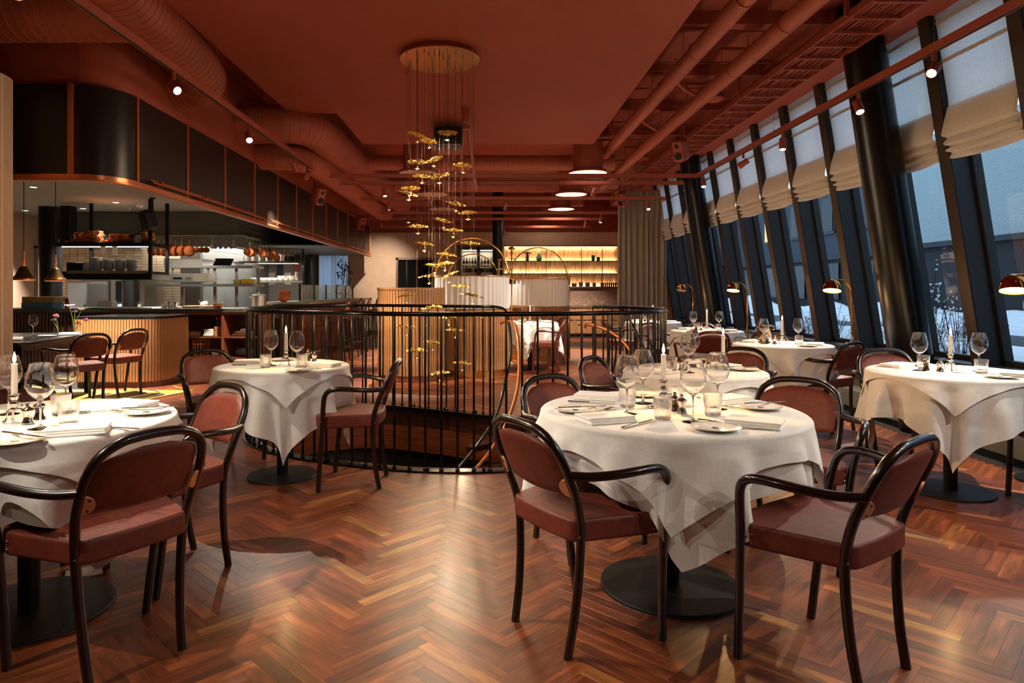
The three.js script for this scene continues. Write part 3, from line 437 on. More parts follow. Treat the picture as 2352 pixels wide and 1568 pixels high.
// ---------- bentwood armchair (faces local +z) ----------
const v3 = (x, y, z) => new THREE.Vector3(x, y, z);
const CHAIR = (() => {
  const G = {};
  const half = [[0.155, 0, -0.180], [0.163, 0.14, -0.156], [0.173, 0.30, -0.143], [0.183, 0.44, -0.146], [0.196, 0.55, -0.176], [0.199, 0.63, -0.210], [0.190, 0.70, -0.240], [0.160, 0.752, -0.262], [0.105, 0.783, -0.276], [0.05, 0.791, -0.281]];
  const hoop = [...half.map(p => v3(...p)), v3(0, 0.793, -0.282), ...half.slice().reverse().map(p => v3(-p[0], p[1], p[2]))];
  G.hoop = tube(hoop, 0.0158, 90, 10);
  G.front = s => tube([v3(0.238 * s, 0, 0.186), v3(0.254 * s, 0.2, 0.170), v3(0.280 * s, 0.44, 0.150), v3(0.302 * s, 0.56, 0.138), v3(0.316 * s, 0.615, 0.124), v3(0.324 * s, 0.643, 0.092), v3(0.325 * s, 0.651, 0.045), v3(0.314 * s, 0.648, -0.02), v3(0.286 * s, 0.640, -0.09), v3(0.246 * s, 0.634, -0.155), v3(0.203 * s, 0.636, -0.212)], 0.0158, 60, 10);
  const sh = new THREE.Shape(); sh.moveTo(-0.15, -0.165); sh.quadraticCurveTo(0, -0.185, 0.15, -0.165); sh.quadraticCurveTo(0.178, -0.16, 0.185, -0.12); sh.lineTo(0.250, 0.12); sh.quadraticCurveTo(0.258, 0.185, 0.2, 0.197); sh.quadraticCurveTo(0, 0.225, -0.2, 0.197); sh.quadraticCurveTo(-0.258, 0.185, -0.250, 0.12); sh.lineTo(-0.185, -0.12); sh.quadraticCurveTo(-0.178, -0.16, -0.15, -0.165);
  const sg = new THREE.ExtrudeGeometry(sh, { depth: 0.052, bevelEnabled: true, bevelSize: 0.012, bevelThickness: 0.014, bevelSegments: 4, curveSegments: 10 }); sg.rotateX(PI / 2); sg.scale(1, 1, 1); T(sg, 0, 0.462, 0); const p = sg.attributes.position; for (let i = 0; i < p.count; i++) { p.setZ(i, p.getZ(i)); } G.seat = uvm(sg);
  // domed cushion top so that the seat is not flat
  { const P = [], U = [], I = []; const c = sh.getSpacedPoints(48); P.push(0, 0.487, 0.01); U.push(0, 0); for (let r = 1; r <= 5; r++) for (let k = 0; k < 48; k++) { const f = r / 5; P.push(c[k].x * f * 1.03, 0.475 + 0.012 * (1 - f * f), 0.01 + (c[k].y - 0.01) * f * 1.03); U.push(c[k].x * f, c[k].y * f); } for (let k = 0; k < 48; k++) { I.push(0, 1 + (k + 1) % 48, 1 + k); for (let r = 0; r < 4; r++) { const a = 1 + r * 48 + k, b = 1 + r * 48 + (k + 1) % 48; I.push(a, b, a + 48, b, b + 48, a + 48); } } const g = new THREE.BufferGeometry(); g.setAttribute('position', new THREE.Float32BufferAttribute(P, 3)); g.setAttribute('uv', new THREE.Float32BufferAttribute(U, 2)); g.setIndex(I); g.computeVertexNormals(); if (g.attributes.normal.getY(0) < 0) { g.index.array.reverse(); g.computeVertexNormals(); } G.seat = merge([G.seat, g]); }
  // padded back
  { const NU = 16, NV = 14, P = [], U = [], I = []; const hw = v => { const y = 0.552 + v * 0.208; const top = v > 0.62 ? Math.sqrt(Math.max(0, 1 - ((v - 0.62) / 0.39) ** 2.3)) : 1; const bot = v < 0.12 ? 0.94 + 0.06 * Math.sqrt(v / 0.12) : 1; return 0.178 * (0.45 * 0 + top) * bot; };
    for (const side of [1, -1]) for (let j = 0; j <= NV; j++) for (let i = 0; i <= NU; i++) { const u = i / NU * 2 - 1, v = j / NV, w = hw(v), x = u * w, y = 0.548 + v * 0.212 + (v < 0.5 ? 0.012 * (x / 0.18) ** 2 : 0) * (1 - v * 2); const lean = -0.168 - (y - 0.55) * 0.44, e = Math.sqrt(Math.max(0, 1 - Math.abs(u) ** 8)) * Math.sqrt(Math.max(0, 1 - Math.abs(v * 2 - 1) ** 10)); P.push(x, y, lean - 0.030 * (1 - (x / 0.185) ** 2) + side * 0.015 * e + 0.006); U.push(x, y); }
    const st = NU + 1, tot = st * (NV + 1); for (let s = 0; s < 2; s++) for (let j = 0; j < NV; j++) for (let i = 0; i < NU; i++) { const a = s * tot + j * st + i, b = a + 1, c = a + st, d = c + 1; s ? I.push(a, c, b, b, c, d) : I.push(a, b, c, b, d, c); }
    const g = new THREE.BufferGeometry(); g.setAttribute('position', new THREE.Float32BufferAttribute(P, 3)); g.setAttribute('uv', new THREE.Float32BufferAttribute(U, 2)); g.setIndex(I); g.computeVertexNormals(); G.back = g; }
  G.tab = s => { const h = new THREE.Shape(); h.absarc(0, 0, 0.033, PI / 2, 3 * PI / 2, false); const g = new THREE.ExtrudeGeometry(h, { depth: 0.006, bevelEnabled: true, bevelSize: 0.001, bevelThickness: 0.001, bevelSegments: 1, curveSegments: 12 }); if (s < 0) g.rotateY(PI); g.rotateY(s * -0.28); g.rotateX(-0.41); return T(g, 0.190 * s, 0.592, -0.207 + (s < 0 ? 0.004 : 0)); };
  G.screws = s => [-0.017, 0, 0.017].map((o, i) => { const g = cyl(0.0042, 0.0042, 0.006, 0, 0, 0, 8); g.rotateX(PI / 2 - 0.41); return T(g, s * (i === 1 ? 0.168 : 0.176), 0.592 + o, -0.208 - o * 0.44 - 0.003); });
  G.studs = [[0.18, -0.13, 0.6], [0.182, -0.155, 0.3], [0.258, 0.118, 0.9], [0.250, 0.178, 0.5]].flatMap(([x, z]) => [1, -1].flatMap(s => [0.418, 0.444].map(y => sph(0.0045, s * (x + 0.006), y, z, 8))));
  G.block = cyl(0.013, 0.013, 0.05);
  return G;
})();
let chairBase = null;
function makeChair(wood) {
  const t = thing('bentwood_armchair', '', 'chair');
  mesh('back_frame', CHAIR.hoop, wood, t).userData.label = 'dark bentwood hoop running down into the rear legs';
  for (const s of [1, -1]) mesh('front_leg', CHAIR.front(s), wood, t).userData.label = 'front leg bent over into the armrest';
  const seat = mesh('seat', CHAIR.seat, M.leather, t); mesh('stud', CHAIR.studs, M.chrome, seat);
  mesh('backrest', CHAIR.back, M.leather, t);
  for (const s of [1, -1]) { const tb = mesh('bracket', CHAIR.tab(s), M.copperTab, t); tb.userData.label = 'copper coloured half-round bracket'; mesh('screw', CHAIR.screws(s), M.blackMatt, tb); }
  return t;
}
const chairKinds = {};
function chair(x, d, dx, dd, label, kind = 'dark', group) {
  const pos = V(x, 0, d), turn = turnTo(dx, dd);
  if (!chairKinds[kind]) { const c = makeChair(kind === 'dark' ? M.chairWood : M.chairRed); c.userData.label = label; if (group) c.userData.group = group; c.position.copy(pos); c.rotation.y = turn; return chairKinds[kind] = c; }
  const c = dup(chairKinds[kind], pos, turn, label); if (group) c.userData.group = group; else delete c.userData.group; return c;
}
// ---------- table linen ----------
function clothGeo(R, H, s, phi, sd, out = 0, folds = 9, slack = 1) {
  const NT = 240, NR = 44, P = [], U = [], I = [], rc = 0.016, arc = rc * PI / 2; const q = vnoise(64, 4, sd);
  const F = th => 0.55 * Math.cos(folds * th + sd) + 0.35 * Math.cos((folds + 4) * th + sd * 2.3) + 0.30 * Math.cos((folds - 3) * th - sd * 1.7) + 0.25 * Math.cos((2 * folds + 3) * th + sd);
  for (let i = 0; i <= NT; i++) {
    const th = i / NT * 2 * PI, a = th - phi, c = Math.max(Math.abs(Math.cos(a)), Math.abs(Math.sin(a))), rm = s / c * (1 - 0.02 * Math.max(0, c < 0.75 ? (0.75 - c) / 0.045 : 0)), cor = Math.abs(Math.sin(2 * a));
    for (let j = 0; j <= NR; j++) {
      const k = j / NR, r = k < 0.25 ? k * 4 * (R - 0.01) : Math.min(rm, R - 0.01) + Math.max(0, rm - R + 0.01) * (k - 0.25) / 0.75; let l = r - R, rad, y, tw = 0;
      if (l <= 0) { rad = r; y = H + out * 0.4; }
      else if (l < arc) { const g = l / rc; rad = R + (rc + out) * Math.sin(g); y = H + out * 0.4 - rc * (1 - Math.cos(g)); }
      else { const h = l - arc, A = Math.min(0.105, 2 * R / folds * Math.sqrt(h / R)) * slack * (out ? 0.55 : Math.min(1, 0.35 + h / 0.24)), f = F(th); rad = R + rc + out + h * (out ? 0.17 : 0.04) + A * (f > 0 ? f * 0.85 : f * 0.7) * Math.min(1, h / 0.05) + 0.012 * (q(th * 10, h * 8) - 0.5) * Math.min(1, h * 8); rad = Math.max(rad, R * 0.80); y = H - rc - h * 0.965; tw = 0.28 * h * Math.sin(folds * th + sd + 1.2) * slack * 0.6; }
      P.push(rad * Math.cos(th + tw), y, -rad * Math.sin(th + tw)); U.push(r * Math.cos(th), r * Math.sin(th));
    }
  }
  for (let i = 0; i < NT; i++) for (let j = 0; j < NR; j++) { const a = i * (NR + 1) + j, b = a + NR + 1; I.push(a, b, a + 1, b, b + 1, a + 1); }
  const g = new THREE.BufferGeometry(); g.setAttribute('position', new THREE.Float32BufferAttribute(P, 3)); g.setAttribute('uv', new THREE.Float32BufferAttribute(U, 2)); g.setIndex(I); g.computeVertexNormals(); return g;
}
const TOP = 0.74;
function table(x, d, R, rb, label, where, o = {}) {
  const t = thing('round_table', label, 'table', V(x, 0, d));
  mesh('tabletop', cyl(R - 0.004, R - 0.02, 0.03, 0, TOP - 0.021, 0, 48), M.blackMatt, t); mesh('column', cyl(0.038, 0.038, TOP - 0.05, 0, (TOP - 0.04) / 2, 0, 20), M.black, t);
  mesh('base', lathe([[0, 0.016], [rb - 0.004, 0.014], [rb, 0.011], [rb, 0]], 56), std('#141312', 0.5, 0.2), t);
  const c1 = single('tablecloth', clothGeo(R, TOP, o.s ?? 0.74, o.phi ?? 0, o.seed ?? 3, 0, o.folds ?? 9, 1), M.cloth, 'white cloth with long hanging corners on ' + where, 'tablecloth', V(x, 0, d));
  const c2 = single('top_cloth', clothGeo(R, TOP + 0.003, o.s2 ?? 0.47, o.phi2 ?? o.phi ?? 0, o.seed ?? 3, 0.012, o.folds ?? 9, 1), M.cloth, 'smaller white square top cloth on ' + where, 'tablecloth', V(x, 0, d));
}
// ---------- tableware ----------
const Y0 = TOP + 0.0085;
const G2 = {
  wine: lathe([[0.0, 0.0003], [0.02, 0.0003], [0.040, 0.0003], [0.041, 0.0012], [0.02, 0.005], [0.006, 0.010], [0.0035, 0.02], [0.0032, 0.07], [0.0036, 0.092], [0.008, 0.103], [0.022, 0.113], [0.038, 0.130], [0.047, 0.150], [0.0485, 0.170], [0.046, 0.192], [0.040, 0.215], [0.0335, 0.238], [0.0328, 0.2385], [0.0324, 0.238], [0.0389, 0.215], [0.0449, 0.192], [0.0474, 0.170], [0.0459, 0.150], [0.0369, 0.131], [0.021, 0.1145], [0.007, 0.106], [0, 0.1045]], 48),
  tumbler: (() => { const a = []; const g = lathe([[0, 0.0005], [0.026, 0.0005], [0.0295, 0.003], [0.0305, 0.008], [0.034, 0.05], [0.0375, 0.085], [0.0365, 0.0856], [0.0358, 0.085], [0.0322, 0.05], [0.0288, 0.012], [0.024, 0.009], [0, 0.009]], 160), p = g.attributes.position; for (let i = 0; i < p.count; i++) { const x = p.getX(i), z = p.getZ(i), r = Math.hypot(x, z), y = p.getY(i); if (r > 0.029 && y < 0.07) { const k = 1 + 0.0007 / r * Math.cos(40 * Math.atan2(z, x)); p.setX(i, x * k); p.setZ(i, z * k); } } g.computeVertexNormals(); return g; })(),
  plate: lathe([[0, 0.004], [0.05, 0.004], [0.058, 0.006], [0.088, 0.012], [0.0895, 0.0135], [0.088, 0.0145], [0.058, 0.009], [0.05, 0.007], [0, 0.007]], 48), plateRim: (() => { const g = new THREE.TorusGeometry(0.083, 0.0008, 4, 64); g.rotateX(PI / 2); return T(g, 0, 0.0138, 0); })(),
  crest: (() => { const g = new THREE.TorusGeometry(0.012, 0.0012, 4, 20); g.rotateX(PI / 2); return [T(g, 0, 0.0075, 0), box(0.02, 0.0008, 0.003, 0.004, 0.0076, 0.004)]; })(),
  napkin: (() => { const a = []; for (let k = 0; k < 3; k++) { const g = new RoundedBoxGeometry(0.20 - 0.008 * (k % 2), 0.0085, 0.14 - 0.007 * k, 3, 0.0041); const p = g.attributes.position; for (let i = 0; i < p.count; i++) { const x = p.getX(i), z = p.getZ(i); p.setY(i, p.getY(i) + 0.0088 * k * (0.78 + 0.22 * Math.cos(z * 18)) + 0.0042 + 0.002 * Math.sin(x * 30 + k) * k / 3); } g.computeVertexNormals(); a.push(T(g, 0, 0, -0.004 * k)); } return a; })(),
  knifeBlade: (() => { const g = ext([[0.0, -0.006], [0.06, -0.008], [0.105, -0.006], [0.116, 0.002], [0.11, 0.006], [0, 0.006]], 0.0015, 0.0004); g.rotateX(-PI / 2); return T(g, 0, 0.004, 0); })(),
  knifeHandle: rbox(0.10, 0.007, 0.014, 0.0034, -0.05, 0.005, 0),
  fork: (() => { const a = [rbox(0.10, 0.004, 0.011, 0.0019, -0.075, 0.004, 0), rbox(0.035, 0.003, 0.008, 0.0014, -0.015, 0.005, 0), rbox(0.03, 0.003, 0.022, 0.0014, 0.014, 0.006, 0)]; for (let k = 0; k < 4; k++) a.push(box(0.042, 0.002, 0.0026, 0.048, 0.008, -0.0087 + k * 0.0058)); return a; })(),
  spoon: [lathe([[0, 0.0], [0.012, 0.003], [0.018, 0.008]], 16), rbox(0.09, 0.003, 0.007, 0.0014, -0.055, 0.008, 0)],
  candle: cyl(0.0105, 0.0115, 0.125, 0, 0.0625, 0, 16), wick: cyl(0.0008, 0.0008, 0.01, 0, 0.13, 0, 5), flame: lathe([[0, 0], [0.004, 0.004], [0.0066, 0.012], [0.006, 0.022], [0.003, 0.035], [0, 0.045]], 12),
  holder: (() => { const a = [lathe([[0.0135, 0.100], [0.0145, 0.094], [0.0125, 0.088], [0.010, 0.08], [0.016, 0.072], [0.016, 0.066], [0.008, 0.058], [0.014, 0.05], [0.012, 0.042], [0.004, 0.036]], 16)]; for (let i = 0; i < 3; i++) { const c = i * 2.094, X = Math.cos(c), Z = Math.sin(c); a.push(tube([v3(0.008 * X, 0.046, 0.008 * Z), v3(0.022 * X, 0.048, 0.022 * Z), v3(0.030 * X, 0.036, 0.030 * Z), v3(0.032 * X, 0.014, 0.032 * Z), v3(0.040 * X, 0.004, 0.040 * Z)], 0.004, 14, 6), sph(0.006, 0.041 * X, 0.006, 0.041 * Z, 8)); } return a; })(),
  mill: lathe([[0, 0], [0.021, 0], [0.021, 0.006], [0.017, 0.012], [0.013, 0.03], [0.017, 0.044], [0.020, 0.048]], 20), millTop: lathe([[0.020, 0.048], [0.021, 0.052], [0.018, 0.058], [0.010, 0.061], [0.006, 0.066], [0.008, 0.072], [0.006, 0.077], [0, 0.078]], 20), millKnob: [cyl(0.0015, 0.0015, 0.034, 0.012, 0.07, 0, 5).rotateZ(1.3).translate(0.03, 0.055, 0), sph(0.005, -0.02, 0.07, 0, 8)],
};
const ribTex = tex(256, 8, u => 0.5 + 0.5 * Math.sin(u * 2 * PI * 40), false);
const ribGlass = phy('#ffffff', 0.02, 0, { transmission: 1, thickness: 0, ior: 1.5, bumpMap: ribTex, bumpScale: 0.0012, side: THREE.DoubleSide });
const darkWood = phy('#2b1510', 0.25, 0, { clearcoat: 0.5 });
const proto = {};
function put(kind, x, d, turn, label, group, y = Y0) {
  let o = proto[kind];
  if (!o) {
    if (kind === 'wine_glass') o = mesh(kind, G2.wine, M.crystal); else if (kind === 'tumbler') o = mesh(kind, G2.tumbler, M.crystal);
    else if (kind === 'folded_napkin') o = mesh(kind, G2.napkin, M.napkin);
    else if (kind === 'fork') o = mesh(kind, G2.fork, M.chrome); else if (kind === 'spoon') o = mesh(kind, G2.spoon, M.chrome);
    else {
      o = new THREE.Group(); o.name = numbered(kind); scene.add(o);
      if (kind === 'side_plate') { mesh('dish', G2.plate, M.china, o); mesh('rim_line', G2.plateRim, M.rimDark, o).userData.label = 'thin dark line round the rim'; mesh('emblem', G2.crest, M.rimDark, o).userData.label = 'small dark emblem'; }
      if (kind === 'table_knife') { mesh('blade', G2.knifeBlade, M.chrome, o); mesh('handle', G2.knifeHandle, M.chrome, o); }
      if (kind === 'candle') { mesh('stick', G2.candle, M.wax, o); mesh('wick', G2.wick, M.wick, o); mesh('flame', T(G2.flame, 0, 0.128, 0), M.flame, o); }
      if (kind === 'candle_holder') { mesh('stand', G2.holder, M.chrome, o); mesh('drip_cup', lathe([[0.0115, 0.1], [0.019, 0.104], [0.020, 0.107], [0.0115, 0.102]], 16), M.chrome, o); }
      if (kind === 'pepper_mill') { mesh('body', G2.mill, darkWood, o); mesh('cap', G2.millTop, M.chrome, o); mesh('knob', G2.millKnob, M.chrome, o); }
      if (kind === 'salt_mill') { mesh('body', G2.mill, M.chrome, o); mesh('cap', G2.millTop, M.chrome, o); mesh('knob', G2.millKnob, M.chrome, o); }
    }
    proto[kind] = o; o.position.copy(V(x, y, d)); o.rotation.y = turn; o.userData = { label, category: kind.replace('_', ' ').replace('folded ', ''), group }; if (!group) delete o.userData.group; return o;
  }
  const c = dup(o, V(x, y, d), turn, label); if (group) c.userData.group = group; else delete c.userData.group; return c;
}
function candle(x, d, where, up = 0) {
  put('candle_holder', x, d, rnd() * 6, 'ornate silver candle holder on ' + where, null, Y0 + up); const y = Y0 + up + 0.096; put('candle', x, d, 0, 'lit white candle in a silver holder on ' + where, null, y);
  const l = new THREE.PointLight(new THREE.Color(1, 0.55, 0.22), 0.55); l.position.copy(V(x, y + 0.142, d)); l.castShadow = true; l.shadow.radius = 0.25; scene.add(l);
}
// one place setting: a is the plan direction (x, depth) from the table centre to the diner
function setting(cx, cd, R, a, where, o = {}) {
  const g = w => w + ' on ' + where, P = (r, b) => [cx + r * Math.cos(b), cd + r * Math.sin(b)], tn = Math.atan2(Math.cos(a), -Math.sin(a));
  const rp = o.rp ?? R - 0.125, sp = o.sp ?? 0.30 / R;
  const grp = n => n + ' on ' + where;
  put('folded_napkin', ...P(rp, a), tn + rr(-0.1, 0.1), 'folded white linen napkin on ' + where, grp('napkins'));
  put('side_plate', ...P(rp + 0.015, a - sp * 0.92), tn, 'white dark-rimmed side plate on ' + where, grp('side plates'));
  const kp = P(rp + 0.02, a - sp * 0.92); put('table_knife', kp[0], kp[1], tn + 1.2 + rr(-0.3, 0.3), 'silver butter knife on a plate on ' + where, grp('butter knives'), Y0 + 0.012);
  put('table_knife', ...P(rp + 0.0, a + 0.125 / rp), tn + PI / 2, 'silver table knife beside a napkin on ' + where, grp('table knives'));
  put('fork', ...P(rp + 0.02, a - 0.125 / rp), tn + PI / 2, 'silver table fork beside a napkin on ' + where, grp('forks'));
  put('wine_glass', ...P(o.rg ?? R * 0.40, a + (o.ag ?? 0.75)), 0, 'empty stemmed wine glass on ' + where, grp('wine glasses'));
  put('tumbler', ...P(o.rt ?? R * 0.36, a + (o.at ?? -0.1)), 0, 'fluted water tumbler on ' + where, grp('tumblers'));
}
const inv = (px, py, H = TOP + 0.01) => { const z = 1550 * (1.25 - H) / (py - 667); return [(px - 1113) * z / 1550, z]; };
// table laid for four
const W1 = 'the large table laid for four';
table(0.785, 2.855, 0.52, 0.292, 'large round pedestal table laid for four beside the railing', W1, { s: 0.73, s2: 0.63, phi: -1.70 + PI / 4, phi2: -1.78 + PI / 4, seed: 4, folds: 11 });
{
  const w = W1, g = n => n + ' on ' + w, gl = (l, x, y) => put('wine_glass', ...inv(x, y), 0, 'empty stemmed wine glass on ' + w, g('wine glasses'));
  gl(0, 1440, 949); gl(0, 1477, 925); gl(0, 1592, 968); gl(0, 1648, 938);
  for (const [x, y] of [[1441, 934], [1522, 962], [1548, 930], [1637, 953]]) put('tumbler', ...inv(x, y), rnd() * 6, 'fluted water tumbler on ' + w, g('tumblers'));
  for (const [x, y] of [[1322, 944], [1643, 986], [1747, 938], [1478, 909]]) put('side_plate', ...inv(x, y), -0.6, 'white dark-rimmed side plate on ' + w, g('side plates'));
  for (const [x, y, t] of [[1391, 965, 0.35], [1733, 975, -0.55], [1372, 914, -0.35], [1672, 921, 0.5]]) put('folded_napkin', ...inv(x, y), t, 'folded white linen napkin on ' + w, g('napkins'));
  for (const [x, y, t] of [[1463, 975, 0.8], [1700, 982, -0.35], [1355, 925, -0.3], [1640, 912, 0.4]]) put('table_knife', ...inv(x, y), t, 'silver table knife beside a napkin on ' + w, g('table knives'));
  for (const [x, y, t] of [[1390, 943, 0.9], [1645, 970, 2.6], [1685, 937, 2.7], [1500, 937, 0.4]]) put('fork', ...inv(x, y), t, 'silver table fork beside a napkin on ' + w, g('forks'));
  for (const [x, y, t] of [[1335, 943, 0.2], [1755, 933, 0.3]]) put('table_knife', ...inv(x, y), t, 'silver butter knife on a plate on ' + w, g('butter knives'), Y0 + 0.013);
  candle(...inv(1524, 928), w, 0.0); put('pepper_mill', ...inv(1550, 942), 0.3, 'short dark wooden pepper mill on ' + w); put('salt_mill', ...inv(1566, 948), 1.3, 'short silver salt mill on ' + w); put('spoon', ...inv(1495, 936), 2.2, 'small silver spoon on ' + w);
}
const W2 = 'the table by the ribbed wall';
table(-1.775, 2.63, 0.50, 0.30, 'round pedestal table by the ribbed beige wall', W2, { s: 0.72, s2: 0.56, phi: 0.3, seed: 8, folds: 9 });
{
  const w = W2, g = n => n + ' on ' + w;
  for (const [x, y] of [[93, 983], [151, 946], [20, 950]]) put('wine_glass', ...inv(x, y), 0, 'empty stemmed wine glass on ' + w, g('wine glasses'));
  for (const [x, y] of [[140, 952], [157, 974]]) put('tumbler', ...inv(x, y), 0, 'fluted water tumbler on ' + w, g('tumblers'));
  for (const [x, y, t] of [[178, 992, 0.35], [296, 933, -0.3]]) put('folded_napkin', ...inv(x, y), t, 'folded white linen napkin on ' + w, g('napkins'));
  for (const [x, y] of [[336, 949], [33, 1017]]) put('side_plate', ...inv(x, y), 0.4, 'white dark-rimmed side plate on ' + w, g('side plates'));
  for (const [x, y, t] of [[255, 983, -0.2], [208, 947, 0.25]]) put('table_knife', ...inv(x, y), t, 'silver table knife beside a napkin on ' + w, g('table knives'));
  for (const [x, y, t] of [[92, 1003, 2.3], [280, 946, 2.7]]) put('fork', ...inv(x, y), t, 'silver table fork beside a napkin on ' + w, g('forks'));
  for (const [x, y, t] of [[50, 1008, -0.4], [340, 944, 0.3]]) put('table_knife', ...inv(x, y), t, 'silver butter knife on a plate on ' + w, g('butter knives'), Y0 + 0.013);
  candle(...inv(33, 967), w); put('salt_mill', ...inv(64, 972), 0.4, 'short silver salt mill on ' + w); put('pepper_mill', ...inv(90, 961), 2, 'short dark wooden pepper mill on ' + w);
}
const W3 = 'the table between kitchen and stair railing';
table(-1.363, 4.555, 0.415, 0.228, 'round pedestal table between the kitchen and the stair railing', W3, { s: 0.735, s2: 0.465, phi: -1.22 + PI / 4, seed: 6, folds: 8 });
{
  const w = W3, g = n => n + ' on ' + w;
  for (const [x, y] of [[623, 839], [682, 845]]) put('wine_glass', ...inv(x, y), 0, 'empty stemmed wine glass on ' + w, g('wine glasses'));
  for (const [x, y] of [[610, 843], [694, 843]]) put('tumbler', ...inv(x, y), 0, 'fluted water tumbler on ' + w, g('tumblers'));
  for (const [x, y, t] of [[574, 833, 0.2], [742, 840, -0.3]]) put('folded_napkin', ...inv(x, y), t, 'folded white linen napkin on ' + w, g('napkins'));
  for (const [x, y] of [[687, 852], [650, 827]]) put('side_plate', ...inv(x, y), 0.4, 'white dark-rimmed side plate on ' + w, g('side plates'));
  for (const [x, y, t] of [[565, 839, -0.1], [752, 836, 0.3]]) put('table_knife', ...inv(x, y), t, 'silver table knife beside a napkin on ' + w, g('table knives'));
  for (const [x, y, t] of [[612, 830, 0.2], [716, 848, -0.3]]) put('fork', ...inv(x, y), t, 'silver table fork beside a napkin on ' + w, g('forks'));
  candle(...inv(657, 839), w); put('salt_mill', ...inv(722, 832), 0.4, 'short silver salt mill on ' + w); put('pepper_mill', ...inv(706, 828), 2, 'short dark wooden pepper mill on ' + w);
}
function small(x, d, label, where, angs, o = {}) {
  table(x, d, o.R ?? 0.415, 0.235, label, where, { s: o.s ?? 0.72, s2: o.s2 ?? 0.475, phi: o.phi ?? 0.1, seed: o.seed ?? 5, folds: o.folds ?? 8 });
  for (const a of angs) setting(x, d, o.R ?? 0.415, a, where); candle(x + (o.cx ?? 0), d + (o.cd ?? 0), where);
  put('pepper_mill', x - 0.12, d + 0.05, 0.5, 'short dark wooden pepper mill on ' + where); put('salt_mill', x - 0.08, d - 0.02, 1.5, 'short silver salt mill on ' + where);
}
small(1.32, 4.27, 'round pedestal table in the gap between the table for four and the window tables', 'the table behind the table for four', [0.55, PI + 0.35], { R: 0.42, phi: 0.4, seed: 11, cx: 0.19 });
small(2.90, 4.2, 'round window table beside the thick slanted column', 'the window table at the thick slanted column', [-0.75, 2.2], { R: 0.44, phi: -2.12 + PI / 4, seed: 13 });
small(2.80, 6.35, 'round window table carrying an ice bucket', 'the window table with the ice bucket', [-0.6, 2.3], { phi: -1.9 + PI / 4, seed: 15 });
small(2.80, 8.5, 'round window table near the far slanted column', 'the window table near the far slanted column', [-0.6, 2.3], { phi: -1.7 + PI / 4, seed: 17 });
small(2.72, 10.9, 'round window table by the beige curtain', 'the window table by the curtain', [-0.6, 2.3], { phi: 0.3, seed: 19 });
small(0.72, 10.7, 'round table in front of the curtained booth', 'the table in front of the curtained booth', [0.4, 3.3], { phi: 0.5, seed: 21 });
{ const t = thing('ice_bucket', 'polished metal ice bucket standing behind a candle on the window table', 'ice bucket', V(2.72, Y0, 6.55)); mesh('pail', lathe([[0, 0], [0.055, 0], [0.06, 0.005], [0.072, 0.16], [0.076, 0.165], [0.076, 0.17], [0.07, 0.168], [0.058, 0.01]], 32), std('#8d7a66', 0.15, 1), t); for (const s of [1, -1]) { const g = new THREE.TorusGeometry(0.018, 0.004, 6, 14); mesh('ring_handle', T(g, s * 0.078, 0.14, 0), M.brass, t); } }
{ const t = thing('floor_box', 'brass edged floor socket plate beneath the table by the ribbed wall', 'floor plate', V(-1.77, 0.001, 2.98), 0.5); mesh('frame', box(0.17, 0.006, 0.12, 0, 0.003, 0), M.brass, t); mesh('lid', box(0.14, 0.008, 0.09, 0, 0.004, 0), std('#d8d2c8', 0.5), t); }
// chairs
chair(0.351, 2.52, 0.845, 0.534, 'dark bentwood armchair with red leather at the table for four, tablecloth touching its seat');
chair(1.166, 2.291, -0.589, 0.808, 'dark bentwood armchair with red leather turned from the window towards the table for four');
chair(0.49, 3.36, 0.556, -0.831, 'dark bentwood armchair with red leather between the table for four and the railing');
chair(1.46, 3.24, -0.56, -0.83, 'dark bentwood armchair with red leather between the table for four and the windows');
chair(-1.291, 2.324, -0.837, 0.547, 'dark bentwood armchair with red leather pulled up to the table by the ribbed wall');
chair(-1.40, 3.03, -0.628, -0.778, 'dark bentwood armchair with red leather between the two tables nearest the kitchen');
chair(-2.22, 3.12, 0.5, -0.86, 'dark bentwood armchair with red leather hidden behind the ribbed wall table');
chair(-1.93, 4.95, 0.72, -0.69, 'dark bentwood armchair with lit red leather back facing the table between kitchen and railing');
chair(-0.845, 4.42, -1, 0, 'dark bentwood armchair with red leather standing sideways against the railing');
chair(0.94, 4.43, 0.80, -0.60, 'dark bentwood armchair with red leather just behind the table for four, beside the railing');
chair(1.86, 5.1, -0.62, -0.78, 'dark bentwood armchair with red leather at the middle table, facing the railing');
chair(3.08, 6.12, -0.5, 0.86, 'dark bentwood armchair with pale pink seat drawn back from the ice bucket table');
chair(2.98, 6.98, -0.25, -0.97, 'dark bentwood armchair with red leather on the window side of the ice bucket table');
chair(3.05, 4.95, -0.12, -0.99, 'dark bentwood armchair with red leather between the slanted column and the window table');
chair(3.33, 3.85, -0.95, 0.2, 'dark bentwood armchair with red leather at the window table, its arm beside the hanging cloth');
chair(2.95, 9.1, -0.2, -0.98, 'dark bentwood armchair on the window side of the table near the far slanted column');
chair(2.42, 9.2, 0.4, -0.9, 'dark bentwood armchair on the stair side of the table near the far slanted column');
chair(0.95, 10.3, -0.97, 0.2, 'red stained bentwood armchair at the table in front of the curtained booth', 'red');
chair(1.1, 11.25, -0.9, -0.4, 'red stained bentwood armchair half hidden behind another at the table in front of the booth', 'red');
chair(2.52, 7.7, 0.05, 1, 'red stained bentwood armchair between the two window tables beyond the ice bucket', 'red');
chair(2.15, 10.6, 0.9, 0.1, 'dark bentwood armchair at the window table by the curtain, seen through the balustrade');
